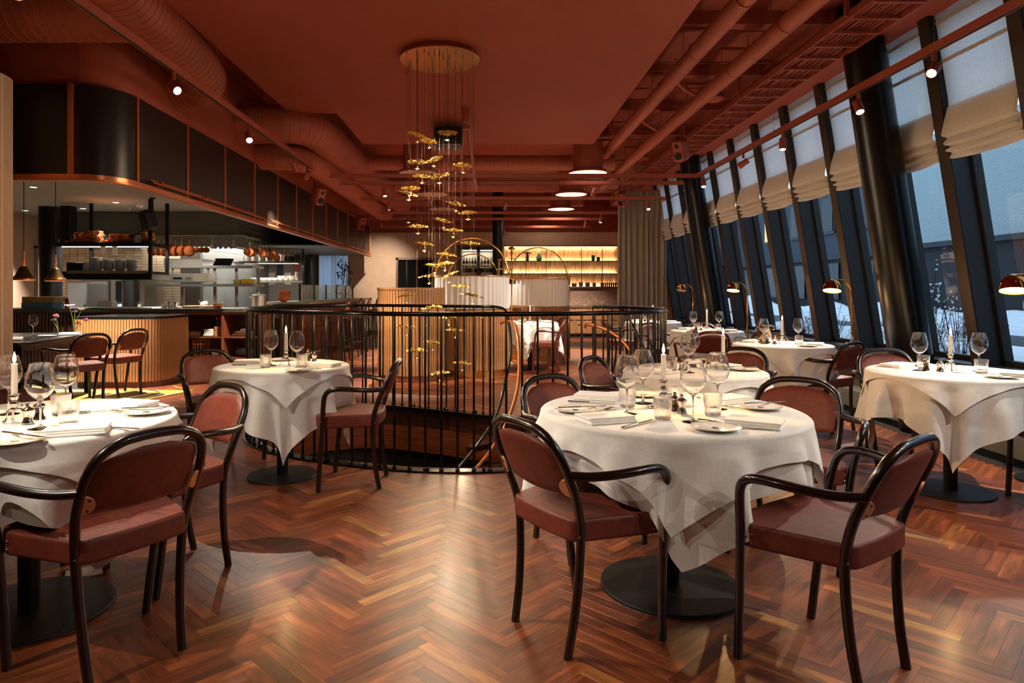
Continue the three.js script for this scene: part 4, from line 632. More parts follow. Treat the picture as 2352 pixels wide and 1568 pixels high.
// ---------- open kitchen ----------
const at = (px, py, d) => V((px - 1113) * d / 1550, 1.25 - (py - 667) * d / 1550, d);   // a point of the room from where it shows and its real depth
function area(pos, aim, w, h, power, color = COOL) { const l = new THREE.RectAreaLight(color, power, w, h); l.position.copy(pos); l.lookAt(aim); scene.add(l); return l; }
const hoodMat = std('#4b4d43', 0.6), counterMat = std('#56544e', 0.35, 0.7), kGrey = std('#7b7d7b', 0.5);
// canopy band of dark metal panels with copper joints
{
  const t = thing('kitchen_canopy', 'long dark metal canopy with copper joints above the open kitchen', 'canopy');
  const J = [5.63, 6.58, 7.53, 8.5, 9.45, 10.4, 11.37, 12.34, 13.3, 14.3, 15.3, 16.26, 17.1], yb = 2.155, yt = 2.862, X = -2.9;
  for (let i = 0; i < J.length - 1; i++) mesh('panel', slab(X - 0.03, X, yb, yt, J[i] + 0.008, J[i + 1] - 0.008), M.fascia, t);
  for (const j of J) mesh('joint_strip', slab(X - 0.03, X + 0.012, yb - 0.01, yt, j - 0.014, j + 0.014), M.copperDull, t);
  for (const [x0, x1] of [[-4.45, -3.24], [-5.7, -4.47], [-6.95, -5.72]]) mesh('panel', slab(x0, x1, yb, yt, 5.26, 5.29), M.fascia, t);
  for (const x of [-3.225, -4.46, -5.71]) mesh('joint_strip', slab(x - 0.018, x + 0.018, yb, yt, 5.245, 5.29), M.copperDull, t);
  const c = new THREE.CylinderGeometry(0.34, 0.34, yt - yb, 24, 1, true, 0, PI / 2); c.scale(0.30 / 0.34, 1, 1); mesh('curved_panel', T(c, X - 0.30, (yt + yb) / 2, -5.61), phy('#231b17', 0.3, 0.3, { side: THREE.DoubleSide }), t);
  const strip = (o, y0, y1) => { const s = new THREE.Shape(); s.moveTo(-8.5, 5.25 - o); s.lineTo(-3.22, 5.25 - o); s.absellipse(-3.2, 5.61, 0.31 + o, 0.36 + o, -PI / 2, 0, false); s.lineTo(X + 0.012 + o, 17.12); s.lineTo(X - 0.05, 17.12); s.lineTo(X - 0.05, 5.61); s.absellipse(-3.2, 5.61, 0.25, 0.30, 0, -PI / 2, true); s.lineTo(-8.5, 5.31); const g = new THREE.ExtrudeGeometry(s, { depth: y1 - y0, bevelEnabled: false, curveSegments: 12 }); g.rotateX(-PI / 2); return T(uvm(g), 0, y0, 0); };
  mesh('bottom_band', strip(0, 2.125, 2.158), M.copper, t); mesh('lower_trim', strip(0.006, 2.108, 2.124), M.copperDull, t);
  for (const [y, o] of [[2.195, 0.05], [2.172, 0.075]]) mesh('copper_pipe', tube([V(X + o, y, 5.75), V(X + o, y, 9), V(X + o, y, 13), V(X + o, y, 17.0)], 0.006, 20, 6), M.copper, t);
  for (let d = 5.9; d < 17; d += 0.95) mesh('pipe_clip', slab(X, X + 0.085, 2.165, 2.205, d, d + 0.015), M.copper, t);
  mesh('end_panel', slab(-5.6, X, yb, yt, 17.08, 17.12), M.fascia, t); mesh('soffit', slab(-4.5, -2.95, 2.13, 2.15, 13.2, 17.05), hoodMat, t);
}
// tiled wall behind the pass
{
  const g = structGroup('wall_kitchen', 'cream stacked tile wall at the back of the kitchen'); mesh('wall_core', slab(-9.2, -5.5, 0, 2.66, 13.02, 13.1), std('#4a4136', 0.9), g);
  const tones = ['#cdb79a', '#c4ad90', '#d4c0a4', '#bda587'].map(c => phy(c, 0.35)), tg = rbox(0.148, 0.047, 0.012, 0.004, 0, 0, 0, 1), rest = [];
  for (let r = 0; r < 30; r++) for (let c = 0; c < 21; c++) {
    const x = -9.0 + c * 0.153, y = 0.95 + r * 0.052, px = 1113 + x * 1550 / 13, py = 667 - (y - 1.25) * 1550 / 13; if (x > -5.7) continue;
    const seen = (px > 48 && px < 94 && py < 690) || (px > 138 && px < 335 && py > 560 && py < 620);
    if (seen) { const o = mesh('tile', tg, tones[(r * 7 + c * 3 + (r * c) % 5) % 4], g); o.position.set(x, y, -13.015); } else rest.push(T(tg.clone(), x, y, -13.015));
  }
  const m = mesh('tiles', rest, tones[0], g); m.userData.kind = 'stuff';
  const d = structGroup('door_2', 'dark kitchen door with a steel frame beside the tiles'); mesh('leaf', slab(-9.05, -8.62, 0, 2.06, 12.9, 12.96), M.blackGloss, d); mesh('frame', [slab(-8.62, -8.56, 0, 2.1, 12.88, 13), slab(-9.1, -8.56, 2.06, 2.1, 12.88, 13)], M.steel, d);
  struct('wall_kitchen_rear', slab(-5.5, -4.6, 0, 2.66, 17.0, 17.1), std('#7d7468', 0.6), 'grey brown panelled rear wall of the kitchen');
  struct('wall_kitchen_side', slab(-5.56, -5.44, 0, 2.66, 13.05, 17.1), kGrey, 'grey side wall inside the kitchen');
}
single('kitchen_column', cyl(0.178, 0.178, 2.66, 0, 1.33, 0, 36), M.black, 'thick black round column behind the kitchen counter near the tiles', 'column', V(-7.37, 0, 11.46));
single('kitchen_column', cyl(0.12, 0.12, 1.45, 0, 0.725, 0, 28), M.black, 'short dark column seen below the pass shelf', 'column', V(-6.02, 0, 11.45));
single('kitchen_column', cyl(0.125, 0.125, 2.66, 0, 1.33, 0, 28), M.black, 'dark round column at the far end of the kitchen by the window', 'column', V(-4.2, 0, 16.6));
single('service_box', rbox(0.16, 0.66, 0.2, 0.01), M.black, 'black upright box beside the thick kitchen column', 'box', V(-6.72, 2.28, 10.9));
// extractor hood and glow below it
{
  const t = thing('extractor_hood', 'large grey green extractor hood hanging over the cooking island', 'hood', V(0, 0, 0)); mesh('casing', slab(-7.3, -4.38, 2.27, 2.65, 12.05, 16.4), hoodMat, t); mesh('lip', slab(-7.33, -4.35, 2.235, 2.27, 12.02, 16.43), hoodMat, t); mesh('inner', slab(-7.1, -4.55, 2.06, 2.24, 12.3, 16.2), kGrey, t);
  mesh('light_panel', slab(-6.6, -4.8, 2.052, 2.06, 12.6, 16), std('#000000', 1, 0, { emissive: new THREE.Color(1, 0.93, 0.8), emissiveIntensity: 0.8 }), t); area(V(-5.6, 2.045, 14.3), V(-5.6, 0, 14.3), 1.6, 3.2, 3.4);
}
// brass rail and pans
const panGeo = (r, dep) => lathe([[0, 0], [r * 0.86, 0], [r * 0.94, dep * 0.12], [r, dep], [r + 0.003, dep + 0.002], [r + 0.003, dep - 0.003], [r * 0.96, dep * 0.1], [r * 0.86, -0.003], [0, -0.003]], 28);
function hungPan(pos, r, dep, hl, mat, turn, label, group) {              // hangs by its handle; bowl axis horizontal
  const t = thing('hanging_pan', label, 'pan', pos, turn, group); const b = panGeo(r, dep); b.rotateX(PI / 2); T(b, 0, -hl - r, -dep / 2); mesh('bowl', b, mat, t);
  mesh('handle', [box(0.014, hl, 0.006, 0, -hl / 2, 0), (() => { const g = new THREE.TorusGeometry(0.010, 0.003, 5, 12); return g; })()], mat === M.copper ? M.brass : mat, t);
  mesh('hook', tube([v3(0, 0.012, 0), v3(0.008, 0.03, 0), v3(-0.004, 0.06, 0), v3(0, 0.09, 0), v3(0.008, 0.098, 0)], 0.0022, 14, 5), M.brass, t);
}
{
  const t = thing('pot_rail', 'brass rail around the hood with pans hanging from it', 'rail'); mesh('rail', [bar(V(-6.4, 2.225, 11.96), V(-4.30, 2.225, 11.96), 0.009), bar(V(-4.30, 2.225, 11.96), V(-4.30, 2.225, 16.45), 0.009)], M.brass, t); for (let i = 0; i < 4; i++) mesh('bracket', bar(V(-4.30, 2.225, 12.2 + i * 1.3), V(-4.40, 2.29, 12.2 + i * 1.3), 0.006), M.brass, t);
  for (const [px, r] of [[377, 0.095], [390, 0.095], [403, 0.095], [417, 0.095], [434, 0.098], [364, 0.09], [351, 0.09]]) hungPan(V((px - 1113) * 11.96 / 1550, 2.125, 11.96), r, 0.05, 0.075, M.copper, 0.5, 'large round copper pan hanging at the front of the hood rail', 'large copper pans on the hood rail');
  for (const px of [452, 464, 475]) hungPan(V((px - 1113) * 11.96 / 1550, 2.125, 11.96), 0.048, 0.05, 0.11, M.copper, rr(-0.4, 0.4), 'small copper saucepan on a long handle at the front hood rail', 'small copper saucepans on the front hood rail');
  for (const px of [487, 495, 507, 519, 532, 537]) hungPan(V((px - 1113) * 11.96 / 1550, 2.125, 11.96), rr(0.026, 0.036), 0.03, rr(0.05, 0.08), M.steel, rr(-0.8, 0.8), 'small steel ladle hanging at the front of the hood rail', 'steel ladles on the hood rail');
  for (let i = 0; i < 11; i++) hungPan(V(-4.30, 2.125, 12.2 + i * 0.17), rr(0.06, 0.085), 0.05, rr(0.05, 0.12), i % 4 === 3 ? M.steelDull : M.copper, 0.4 + rr(-0.5, 0.5), 'copper pan in the close row along the side of the hood', 'pans along the side of the hood');
  for (let i = 0; i < 9; i++) hungPan(V(-4.30, 2.125, 14.2 + i * 0.16), rr(0.05, 0.06), 0.04, rr(0.12, 0.2), M.copper, 0.4 + rr(-0.4, 0.4), 'small copper pan farther along the side of the hood', 'small copper pans farther along the hood');
}
// counter, fluted front, shelf cabinet
{
  const t = thing('kitchen_counter', 'long kitchen counter with a grey worktop facing the dining room', 'counter'); mesh('worktop', slab(-8.4, -3.50, 0.918, 0.972, 10.28, 11.25), counterMat, t); mesh('carcass', slab(-8.4, -4.86, 0.08, 0.918, 10.42, 11.2), M.mahogDark, t);
  const fl = []; for (let x = -8.35; x < -4.88; x += 0.055) fl.push(T(new THREE.CylinderGeometry(0.024, 0.024, 0.86, 8, 1, true, -PI / 2, PI), x, 0.48, -10.42)); const r = mesh('fluting', fl, phy('#3a2015', 0.25, 0, { clearcoat: 0.4 }), t); r.userData.kind = 'stuff'; mesh('plinth', slab(-8.4, -4.86, 0, 0.08, 10.44, 11.2), M.blackMatt, t);
  const s = thing('shelf_cabinet', 'open red brown shelf cabinet under the worktop', 'cabinet', V(0, 0, 0)); const B = M.mahog;
  mesh('top_board', slab(-4.84, -3.42, 0.878, 0.917, 10.32, 10.85), B, s); mesh('shelf', slab(-4.82, -3.45, 0.52, 0.545, 10.34, 10.85), B, s); mesh('bottom_board', slab(-4.82, -3.45, 0.19, 0.22, 10.34, 10.85), B, s); mesh('divider', slab(-4.03, -3.995, 0.2, 0.9, 10.33, 10.85), B, s); mesh('side_panel', slab(-4.86, -4.82, 0, 0.9, 10.32, 10.85), B, s); mesh('side_panel', slab(-3.46, -3.42, 0, 0.9, 10.32, 10.85), B, s); mesh('back_panel', slab(-4.84, -3.42, 0, 0.9, 10.83, 10.87), M.mahogDark, s); mesh('plinth', slab(-4.82, -3.45, 0, 0.19, 10.45, 10.8), M.mahog, s);
  const Z = 10.52; for (const [x, w, h, lab] of [[-4.76, 0.12, 0.15, 'tall wooden box at the end of the shelf cabinet'], [-4.62, 0.12, 0.07, 'low wooden box next to the tall box on the shelf'], [-4.48, 0.14, 0.07, 'low wide wooden box in the row on the shelf'], [-4.10, 0.15, 0.15, 'wooden box holding wooden spoons on the shelf']]) { const b = thing('wooden_box', lab, 'box', V(x, 0.546, Z)); for (const [a, c, e, f] of [[w, 0.012, 0, 0.09], [w, 0.012, 0, -0.09]]) mesh('side', box(a, h, c, e, h / 2, f), M.oak, b); for (const q of [-1, 1]) mesh('end', box(0.012, h, 0.18, q * (w / 2 - 0.006), h / 2, 0), M.oak, b); mesh('bottom', box(w, 0.01, 0.18, 0, 0.005, 0), M.oak, b); }
  for (let i = 0; i < 9; i++) { const g = merge([cyl(0.006, 0.007, 0.2, 0, 0.1, 0, 8), sph(0.02, 0, 0.21, 0, 10).scale(1, 1.2, 0.5)]); const o = single('wooden_spoon', g, i % 3 === 1 ? M.mahogDark : M.oak, 'wooden spoon standing in the box on the shelf', 'spoon', V(-4.15 + (i % 5) * 0.025, 0.565, Z + (i % 2 ? 0.04 : -0.03)), 'wooden spoons in the shelf box'); o.rotation.set(rr(-0.25, 0.25), 0, rr(-0.3, 0.3)); }
  for (let i = 0; i < 4; i++) single('folded_towel', rbox(0.165 - 0.006 * i, 0.026, 0.18, 0.012, 0, 0, 0, 2), std(i % 2 ? '#d9cfc6' : '#e3dcd6', 0.9), 'white folded kitchen towel in the stack on the shelf', 'towel', V(-4.27 + rr(-0.006, 0.006), 0.56 + i * 0.0265, Z), 'folded towels on the shelf', rr(-0.08, 0.08));
  for (let i = 0; i < 4; i++) single('menu_folder', rbox(0.36 - i * 0.02, 0.018, 0.24, 0.004), i % 2 ? M.mahog : M.blackMatt, 'flat dark folder in the pile beside the divider', 'folder', V(-3.74 + i * 0.01, 0.556 + i * 0.0185, Z + 0.02), 'folders piled on the shelf', 0.05 * i); single('cutlery_tray', rbox(0.09, 0.035, 0.14, 0.006), M.steelDull, 'small grey tray on top of the folder pile', 'tray', V(-3.74, 0.64, Z));
  { const b = thing('wire_basket', 'brown wire basket on the lower shelf', 'basket', V(-4.42, 0.222, Z)); for (let i = 0; i < 16; i++) { const a = i / 16 * 2 * PI; mesh('wire', bar(v3(0.10 * Math.cos(a), 0, 0.10 * Math.sin(a)), v3(0.13 * Math.cos(a), 0.26, 0.13 * Math.sin(a)), 0.0025, 5), M.copperDull, b); } for (const [r, y] of [[0.10, 0], [0.112, 0.1], [0.124, 0.2], [0.13, 0.26]]) { const g = new THREE.TorusGeometry(r, 0.0035, 5, 28); g.rotateX(PI / 2); mesh('hoop', T(g, 0, y, 0), M.copperDull, b); } }
  for (let i = 0; i < 5; i++) single('serving_plate', lathe([[0, 0], [0.06, 0], [0.1, 0.012], [0.098, 0.014], [0.06, 0.004], [0, 0.004]], 28), M.china, 'plate in the stack on the lower shelf', 'plate', V(-4.15, 0.222 + i * 0.013, Z), 'plates on the lower shelf');
  { const g = new THREE.SphereGeometry(0.16, 24, 14); g.scale(1, 0.5, 0.8); const p = g.attributes.position; for (let i = 0; i < p.count; i++) { const k = 1 + 0.16 * (n3(p.getX(i) * 120 + 9, p.getY(i) * 160 + p.getZ(i) * 90 + 9) - 0.5); p.setXYZ(i, p.getX(i) * k, p.getY(i) * k, p.getZ(i) * k); } g.computeVertexNormals(); single('plastic_bag', g, phy('#1a1613', 0.25, 0, { clearcoat: 0.6 }), 'crumpled dark bag on the lower shelf', 'bag', V(-3.72, 0.297, Z)); }
}
// fluted standing counter with a round end
const fluted = (fn, len, h, y0, pitch, dep, mat) => { const a = []; for (let s = pitch / 2; s < len; s += pitch) { const [x, d, ang] = fn(s); const b = box(pitch * 0.80, h, dep, 0, 0, 0); b.rotateY(ang); a.push(T(b, x, y0 + h / 2, -d)); } return a; };
{
  const t = thing('service_station', 'rounded slatted oak service station with a dark top in front of the kitchen', 'counter'); const R = 0.3, a = 0.75, x0 = -5.25;
  const shape = (o) => { const s = new THREE.Shape(); s.moveTo(x0 - o, 8.65 - o); s.lineTo(-4.5, 8.65 - o); s.absarc(-4.5, 8.95, R + o, -PI / 2, 0, false); s.lineTo(-4.2 + o, 9.6); s.lineTo(x0 - o, 9.6); return s; };
  const ex = (o, y0, y1, m, n) => { const g = new THREE.ExtrudeGeometry(shape(o), { depth: y1 - y0, bevelEnabled: false, curveSegments: 16 }); g.rotateX(-PI / 2); mesh(n, T(uvm(g), 0, y0, 0), m, t); };
  ex(-0.012, 0.07, 0.885, M.oakV, 'core'); ex(-0.02, 0, 0.075, M.mahog, 'plinth'); ex(0.012, 0.885, 0.915, phy('#141210', 0.2, 0.2), 'top');
  const fn = s => { if (s < 0.75) return [x0 + s, 8.65, 0]; s -= 0.75; const q = R * PI / 2; if (s < q) { const an = -PI / 2 + s / R; return [-4.5 + R * Math.cos(an), 8.95 + R * Math.sin(an), an + PI / 2]; } return [-4.2, 8.95 + s - q, PI / 2]; };
  const sl = mesh('slats', fluted(fn, 0.75 + R * PI / 2 + 0.6, 0.80, 0.08, 0.037, 0.022, M.oak), M.oakV, t); sl.userData.kind = 'stuff';
}
// dark table by the ribbed wall end, flowers, place settings
{
  const t = thing('dark_table', 'black table with rounded corners near the service station', 'table', V(-5.15, 0, 7.45), 0.12); const s = new THREE.Shape(); s.absarc(0.38, 0.72, 0.12, 0, PI / 2); s.absarc(-0.38, 0.72, 0.12, PI / 2, PI); s.absarc(-0.38, -0.72, 0.12, PI, 1.5 * PI); s.absarc(0.38, -0.72, 0.12, 1.5 * PI, 2 * PI); const g = new THREE.ExtrudeGeometry(s, { depth: 0.03, bevelEnabled: true, bevelSize: 0.004, bevelThickness: 0.004, bevelSegments: 2 }); g.rotateX(-PI / 2); mesh('tabletop', T(g, 0, 0.70, 0), phy('#15110f', 0.25), t); for (const [x, z] of [[0.4, 0.72], [-0.4, 0.72], [0.4, -0.72], [-0.4, -0.72]]) mesh('leg', box(0.045, 0.7, 0.045, x, 0.35, z), M.black, t); mesh('apron', [box(0.8, 0.06, 0.02, 0, 0.665, 0.72), box(0.8, 0.06, 0.02, 0, 0.665, -0.72), box(0.02, 0.06, 1.44, 0.4, 0.665, 0), box(0.02, 0.06, 1.44, -0.4, 0.665, 0)], M.black, t);
  const w = 'the black table near the service station', y = 0.74; put('folded_napkin', -4.92, 7.0, 0.4, 'folded beige napkin nearer the table end on ' + w, 'napkins on ' + w, y); put('folded_napkin', -4.82, 7.85, 0.2, 'folded beige napkin nearer the table end on ' + w, 'napkins on ' + w, y); put('side_plate', -4.86, 7.5, 0, 'white side plate on ' + w, null, y); put('wine_glass', -5.05, 7.55, 0, 'empty wine glass before the flowers on ' + w, null, y); put('wine_glass', -5.2, 7.1, 0, 'empty wine glass near the ribbed wall on ' + w, null, y); put('table_knife', -4.86, 7.72, 1.4, 'silver knife beside a napkin on ' + w, null, y);
  const fl = (x, d, stems, lab, r) => { const v = thing('flower_vase', lab, 'vase', V(x, y, d)); mesh('jar', lathe([[0, 0.002], [r, 0.002], [r + 0.004, 0.03], [r, 0.075], [r + 0.002, 0.078]], 24), M.glass, v);
    for (const [dx, h, dz, col, s, kind] of stems) { mesh('stem', tube([v3(0, 0.01, 0), v3(dx * 0.3, h * 0.5, dz * 0.4), v3(dx, h, dz)], 0.0035, 12, 5), std('#5b6b2f', 0.7), v); const ps = []; const n = kind ? 7 : 16; for (let i = 0; i < n; i++) { const a = i / n * 2 * PI * (kind ? 1 : 2.4), g = new THREE.SphereGeometry(s * (kind ? 0.55 : 0.42), 7, 5); g.scale(1, 0.3, 0.65); T(g, s * 0.5, 0, 0); g.rotateZ(kind ? 0.35 : 0.2 + i / n * 1.1); g.rotateY(a); ps.push(g); } const b = mesh('blossom', ps, std(col, 0.7), v); b.position.set(dx, h, dz); } };
  fl(-5.0, 7.92, [[-0.02, 0.20, 0.02, '#8a3a34', 0.045, 0], [-0.06, 0.15, 0.0, '#3a1020', 0.04, 0]], 'low glass jar with red ranunculus on the black table', 0.045);
  fl(-4.88, 8.02, [[-0.05, 0.32, 0.0, '#c9a3c9', 0.06, 1], [0.03, 0.25, 0.03, '#2a1626', 0.035, 0], [0.09, 0.28, 0, '#c86a2a', 0.04, 1], [0.14, 0.15, 0, '#8a1f4a', 0.04, 0], [0.06, 0.11, 0.02, '#8a2f2c', 0.045, 0]], 'low glass jar with pale purple anemone and mixed flowers on the black table', 0.048);
}
chair(-4.32, 7.2, -0.85, 0.53, 'dark bentwood armchair with red leather at the black table, nearer the ribbed wall');
chair(-4.36, 8.05, -0.93, 0.37, 'dark bentwood armchair with red leather at the black table, against the oak slats');
{
  const c1 = new THREE.Color('#a08a5c'), c2 = new THREE.Color('#8f9022'), rt = tex(256, 256, (u, v) => { const k = Math.min(1, Math.max(0, (n3(u * 6, v * 10) - 0.35) * 2.4)), f = 0.85 + 0.15 * n4(u * 256, v * 256); const a = [0.66, 0.56, 0.38], b = [0.62, 0.60, 0.12]; return a.map((x, i) => mix(x, b[i], k) * f); }, true, [0.5, 0.5]);
  const s = new THREE.Shape([[-3.62, 8.42], [-3.95, 7.35], [-4.3, 6.2], [-6.6, 6.2], [-6.6, 8.5]].map(p => new THREE.Vector2(...p))); const g = new THREE.ExtrudeGeometry(s, { depth: 0.008, bevelEnabled: false }); g.rotateX(-PI / 2); single('carpet', T(uvm(g), 0, 0.001, 0), std('#ffffff', 0.95, 0, { map: rt, bumpMap: rep(fineNoise, 20, 20), bumpScale: 0.002 }), 'mottled beige and mustard green carpet under the black table', 'carpet');
}
// pendant lamps
for (const [x, d, lab] of [[-4.82, 7.58, 'brown bell pendant lamp hanging over the flowers'], [-4.78, 7.0, 'brown bell pendant lamp half hidden by the ribbed wall']]) { const t = thing('pendant_lamp', lab, 'pendant lamp', V(x, 1.36, d)); mesh('shade', lathe([[0.02, 0.145], [0.028, 0.14], [0.045, 0.12], [0.075, 0.05], [0.105, 0.018], [0.107, 0.012]], 32), std('#7a5a30', 0.3, 0.9, { side: THREE.DoubleSide }), t); mesh('rim', lathe([[0.107, 0.014], [0.109, 0.0], [0.105, -0.004], [0.103, 0.006]], 32), M.copper, t); mesh('neck', [cyl(0.01, 0.014, 0.15, 0, 0.22, 0), cyl(0.018, 0.018, 0.012, 0, 0.2, 0)], M.copperTab, t); mesh('cord', cyl(0.004, 0.004, 1.02, 0, 0.8, 0, 6), M.black, t); mesh('bulb', sph(0.03, 0, 0.04, 0), M.lampGlow, t); const l = new THREE.PointLight(WARM, 1.0); l.position.copy(V(x, 1.40, d)); l.castShadow = true; scene.add(l); }
// pass shelf with copper, bowls, tickets
{
  const t = thing('pass_shelf', 'black hanging two-tier shelf over the kitchen counter', 'shelf'), X0 = -6.62, X1 = -5.13, D0 = 10.38, D1 = 10.95;
  mesh('upper_shelf', slab(X0, X1, 1.93, 1.99, D0, D1), M.black, t); mesh('lower_shelf', slab(X0 + 0.1, X1, 1.42, 1.545, D0, D1), M.black, t); mesh('front_rail', slab(X0 + 0.2, X1 - 0.06, 1.51, 1.555, D0 - 0.03, D0), M.steelDull, t); mesh('light_bar', slab(X0 + 0.1, X1 - 0.05, 1.918, 1.93, D0 + 0.02, D0 + 0.06), std('#000000', 1, 0, { emissive: new THREE.Color(1, 0.95, 0.85), emissiveIntensity: 3 }), t); area(V((X0 + X1) / 2, 1.91, D0 + 0.25), V((X0 + X1) / 2, 0, D0 + 0.25), 1.3, 0.1, 24);
  for (const [x, d] of [[X0 + 0.24, D1], [X1 - 0.02, D0 + 0.02], [X1 - 0.02, D1]]) mesh('post', slab(x - 0.022, x + 0.022, 1.42, 2.66, d - 0.022, d + 0.022), M.black, t); mesh('end_plate', slab(X1, X1 + 0.02, 1.42, 1.5, D0, D1), M.steelDull, t);
  const cg = panGeo(0.085, 0.035); const stacks = [[-6.5, 1, 0.07], [-6.33, 6, 0.10], [-6.11, 7, 0.105], [-5.93, 2, 0.06], [-5.78, 5, 0.10], [-5.6, 5, 0.10], [-5.28, 6, 0.10]];
  stacks.forEach(([x, n, r], si) => { for (let i = 0; i < n; i++) { const o = thing('copper_pan', ['single flat copper pan at the end of the upper pass shelf', 'copper pan with brass handle in the leaning stack on the upper pass shelf', 'copper pan in the tall stack on the upper pass shelf', 'small copper pan between the stacks on the upper pass shelf', 'copper pan in a middle stack on the upper pass shelf', 'copper pan in the stack beside the tilted tray', 'copper pan in the last stack by the post of the pass shelf'][si], 'pan', V(x + rr(-0.008, 0.008), 1.993 + i * 0.026, 10.6 + rr(-0.02, 0.02)), rnd() * 6, 'copper pans on the pass shelf'); const b = mesh('bowl', cg, M.copper, o); b.scale.set(r / 0.085, 0.9, r / 0.085); const h = mesh('handle', rbox(0.05, 0.006, 0.014, 0.003, 0.1, 0.028, 0), M.brass, o); } });
  { const g = rbox(0.30, 0.02, 0.22, 0.004); const o = single('dark_tray', g, M.blackGloss, 'dark tray tilted on the upper pass shelf', 'tray', V(-5.56, 2.12, 10.62)); o.rotation.set(0.4, 0, 0.35); }
  for (const [x, h] of [[-5.88, 0.11], [-5.7, 0.14]]) single('order_ticket', box(0.075, h, 0.002), std('#f3efe6', 0.8), 'white order ticket hanging under the upper pass shelf', 'ticket', V(x, 1.93 - h / 2, 10.4), 'order tickets');
  const bg = lathe([[0, 0], [0.04, 0], [0.065, 0.035], [0.085, 0.07], [0.082, 0.072], [0.062, 0.037], [0, 0.006]], 24), gm = std('#6a6862', 0.5); for (const [x, n] of [[-6.1, 6], [-5.92, 5], [-5.74, 5], [-5.56, 5]]) for (let i = 0; i < n; i++) single('grey_bowl', bg, gm, 'grey bowl in a stack on the lower pass shelf', 'bowl', V(x, 1.546 + i * 0.03, 10.62), 'grey bowls on the lower pass shelf', rr(-0.1, 0.1));
  const tg = lathe([[0, 0.002], [0.03, 0.002], [0.034, 0.09]], 20); for (let i = 0; i < 8; i++) single('stacked_tumbler', tg, M.glass, 'clear tumbler lined up at the end of the lower pass shelf', 'tumbler', V(-5.42 + (i % 4) * 0.075, 1.546, 10.55 + (i >> 2) * 0.1), 'tumblers on the pass shelf');
  single('black_case', rbox(0.26, 0.14, 0.2, 0.01), M.blackGloss, 'black glossy case at the end of the lower pass shelf', 'case', V(-6.38, 1.617, 10.6));
}
speaker(V(-5.08, 2.32, 10.2), -0.35, 0.3, M.blackMatt, 'black loudspeaker hanging beside the pass shelf');
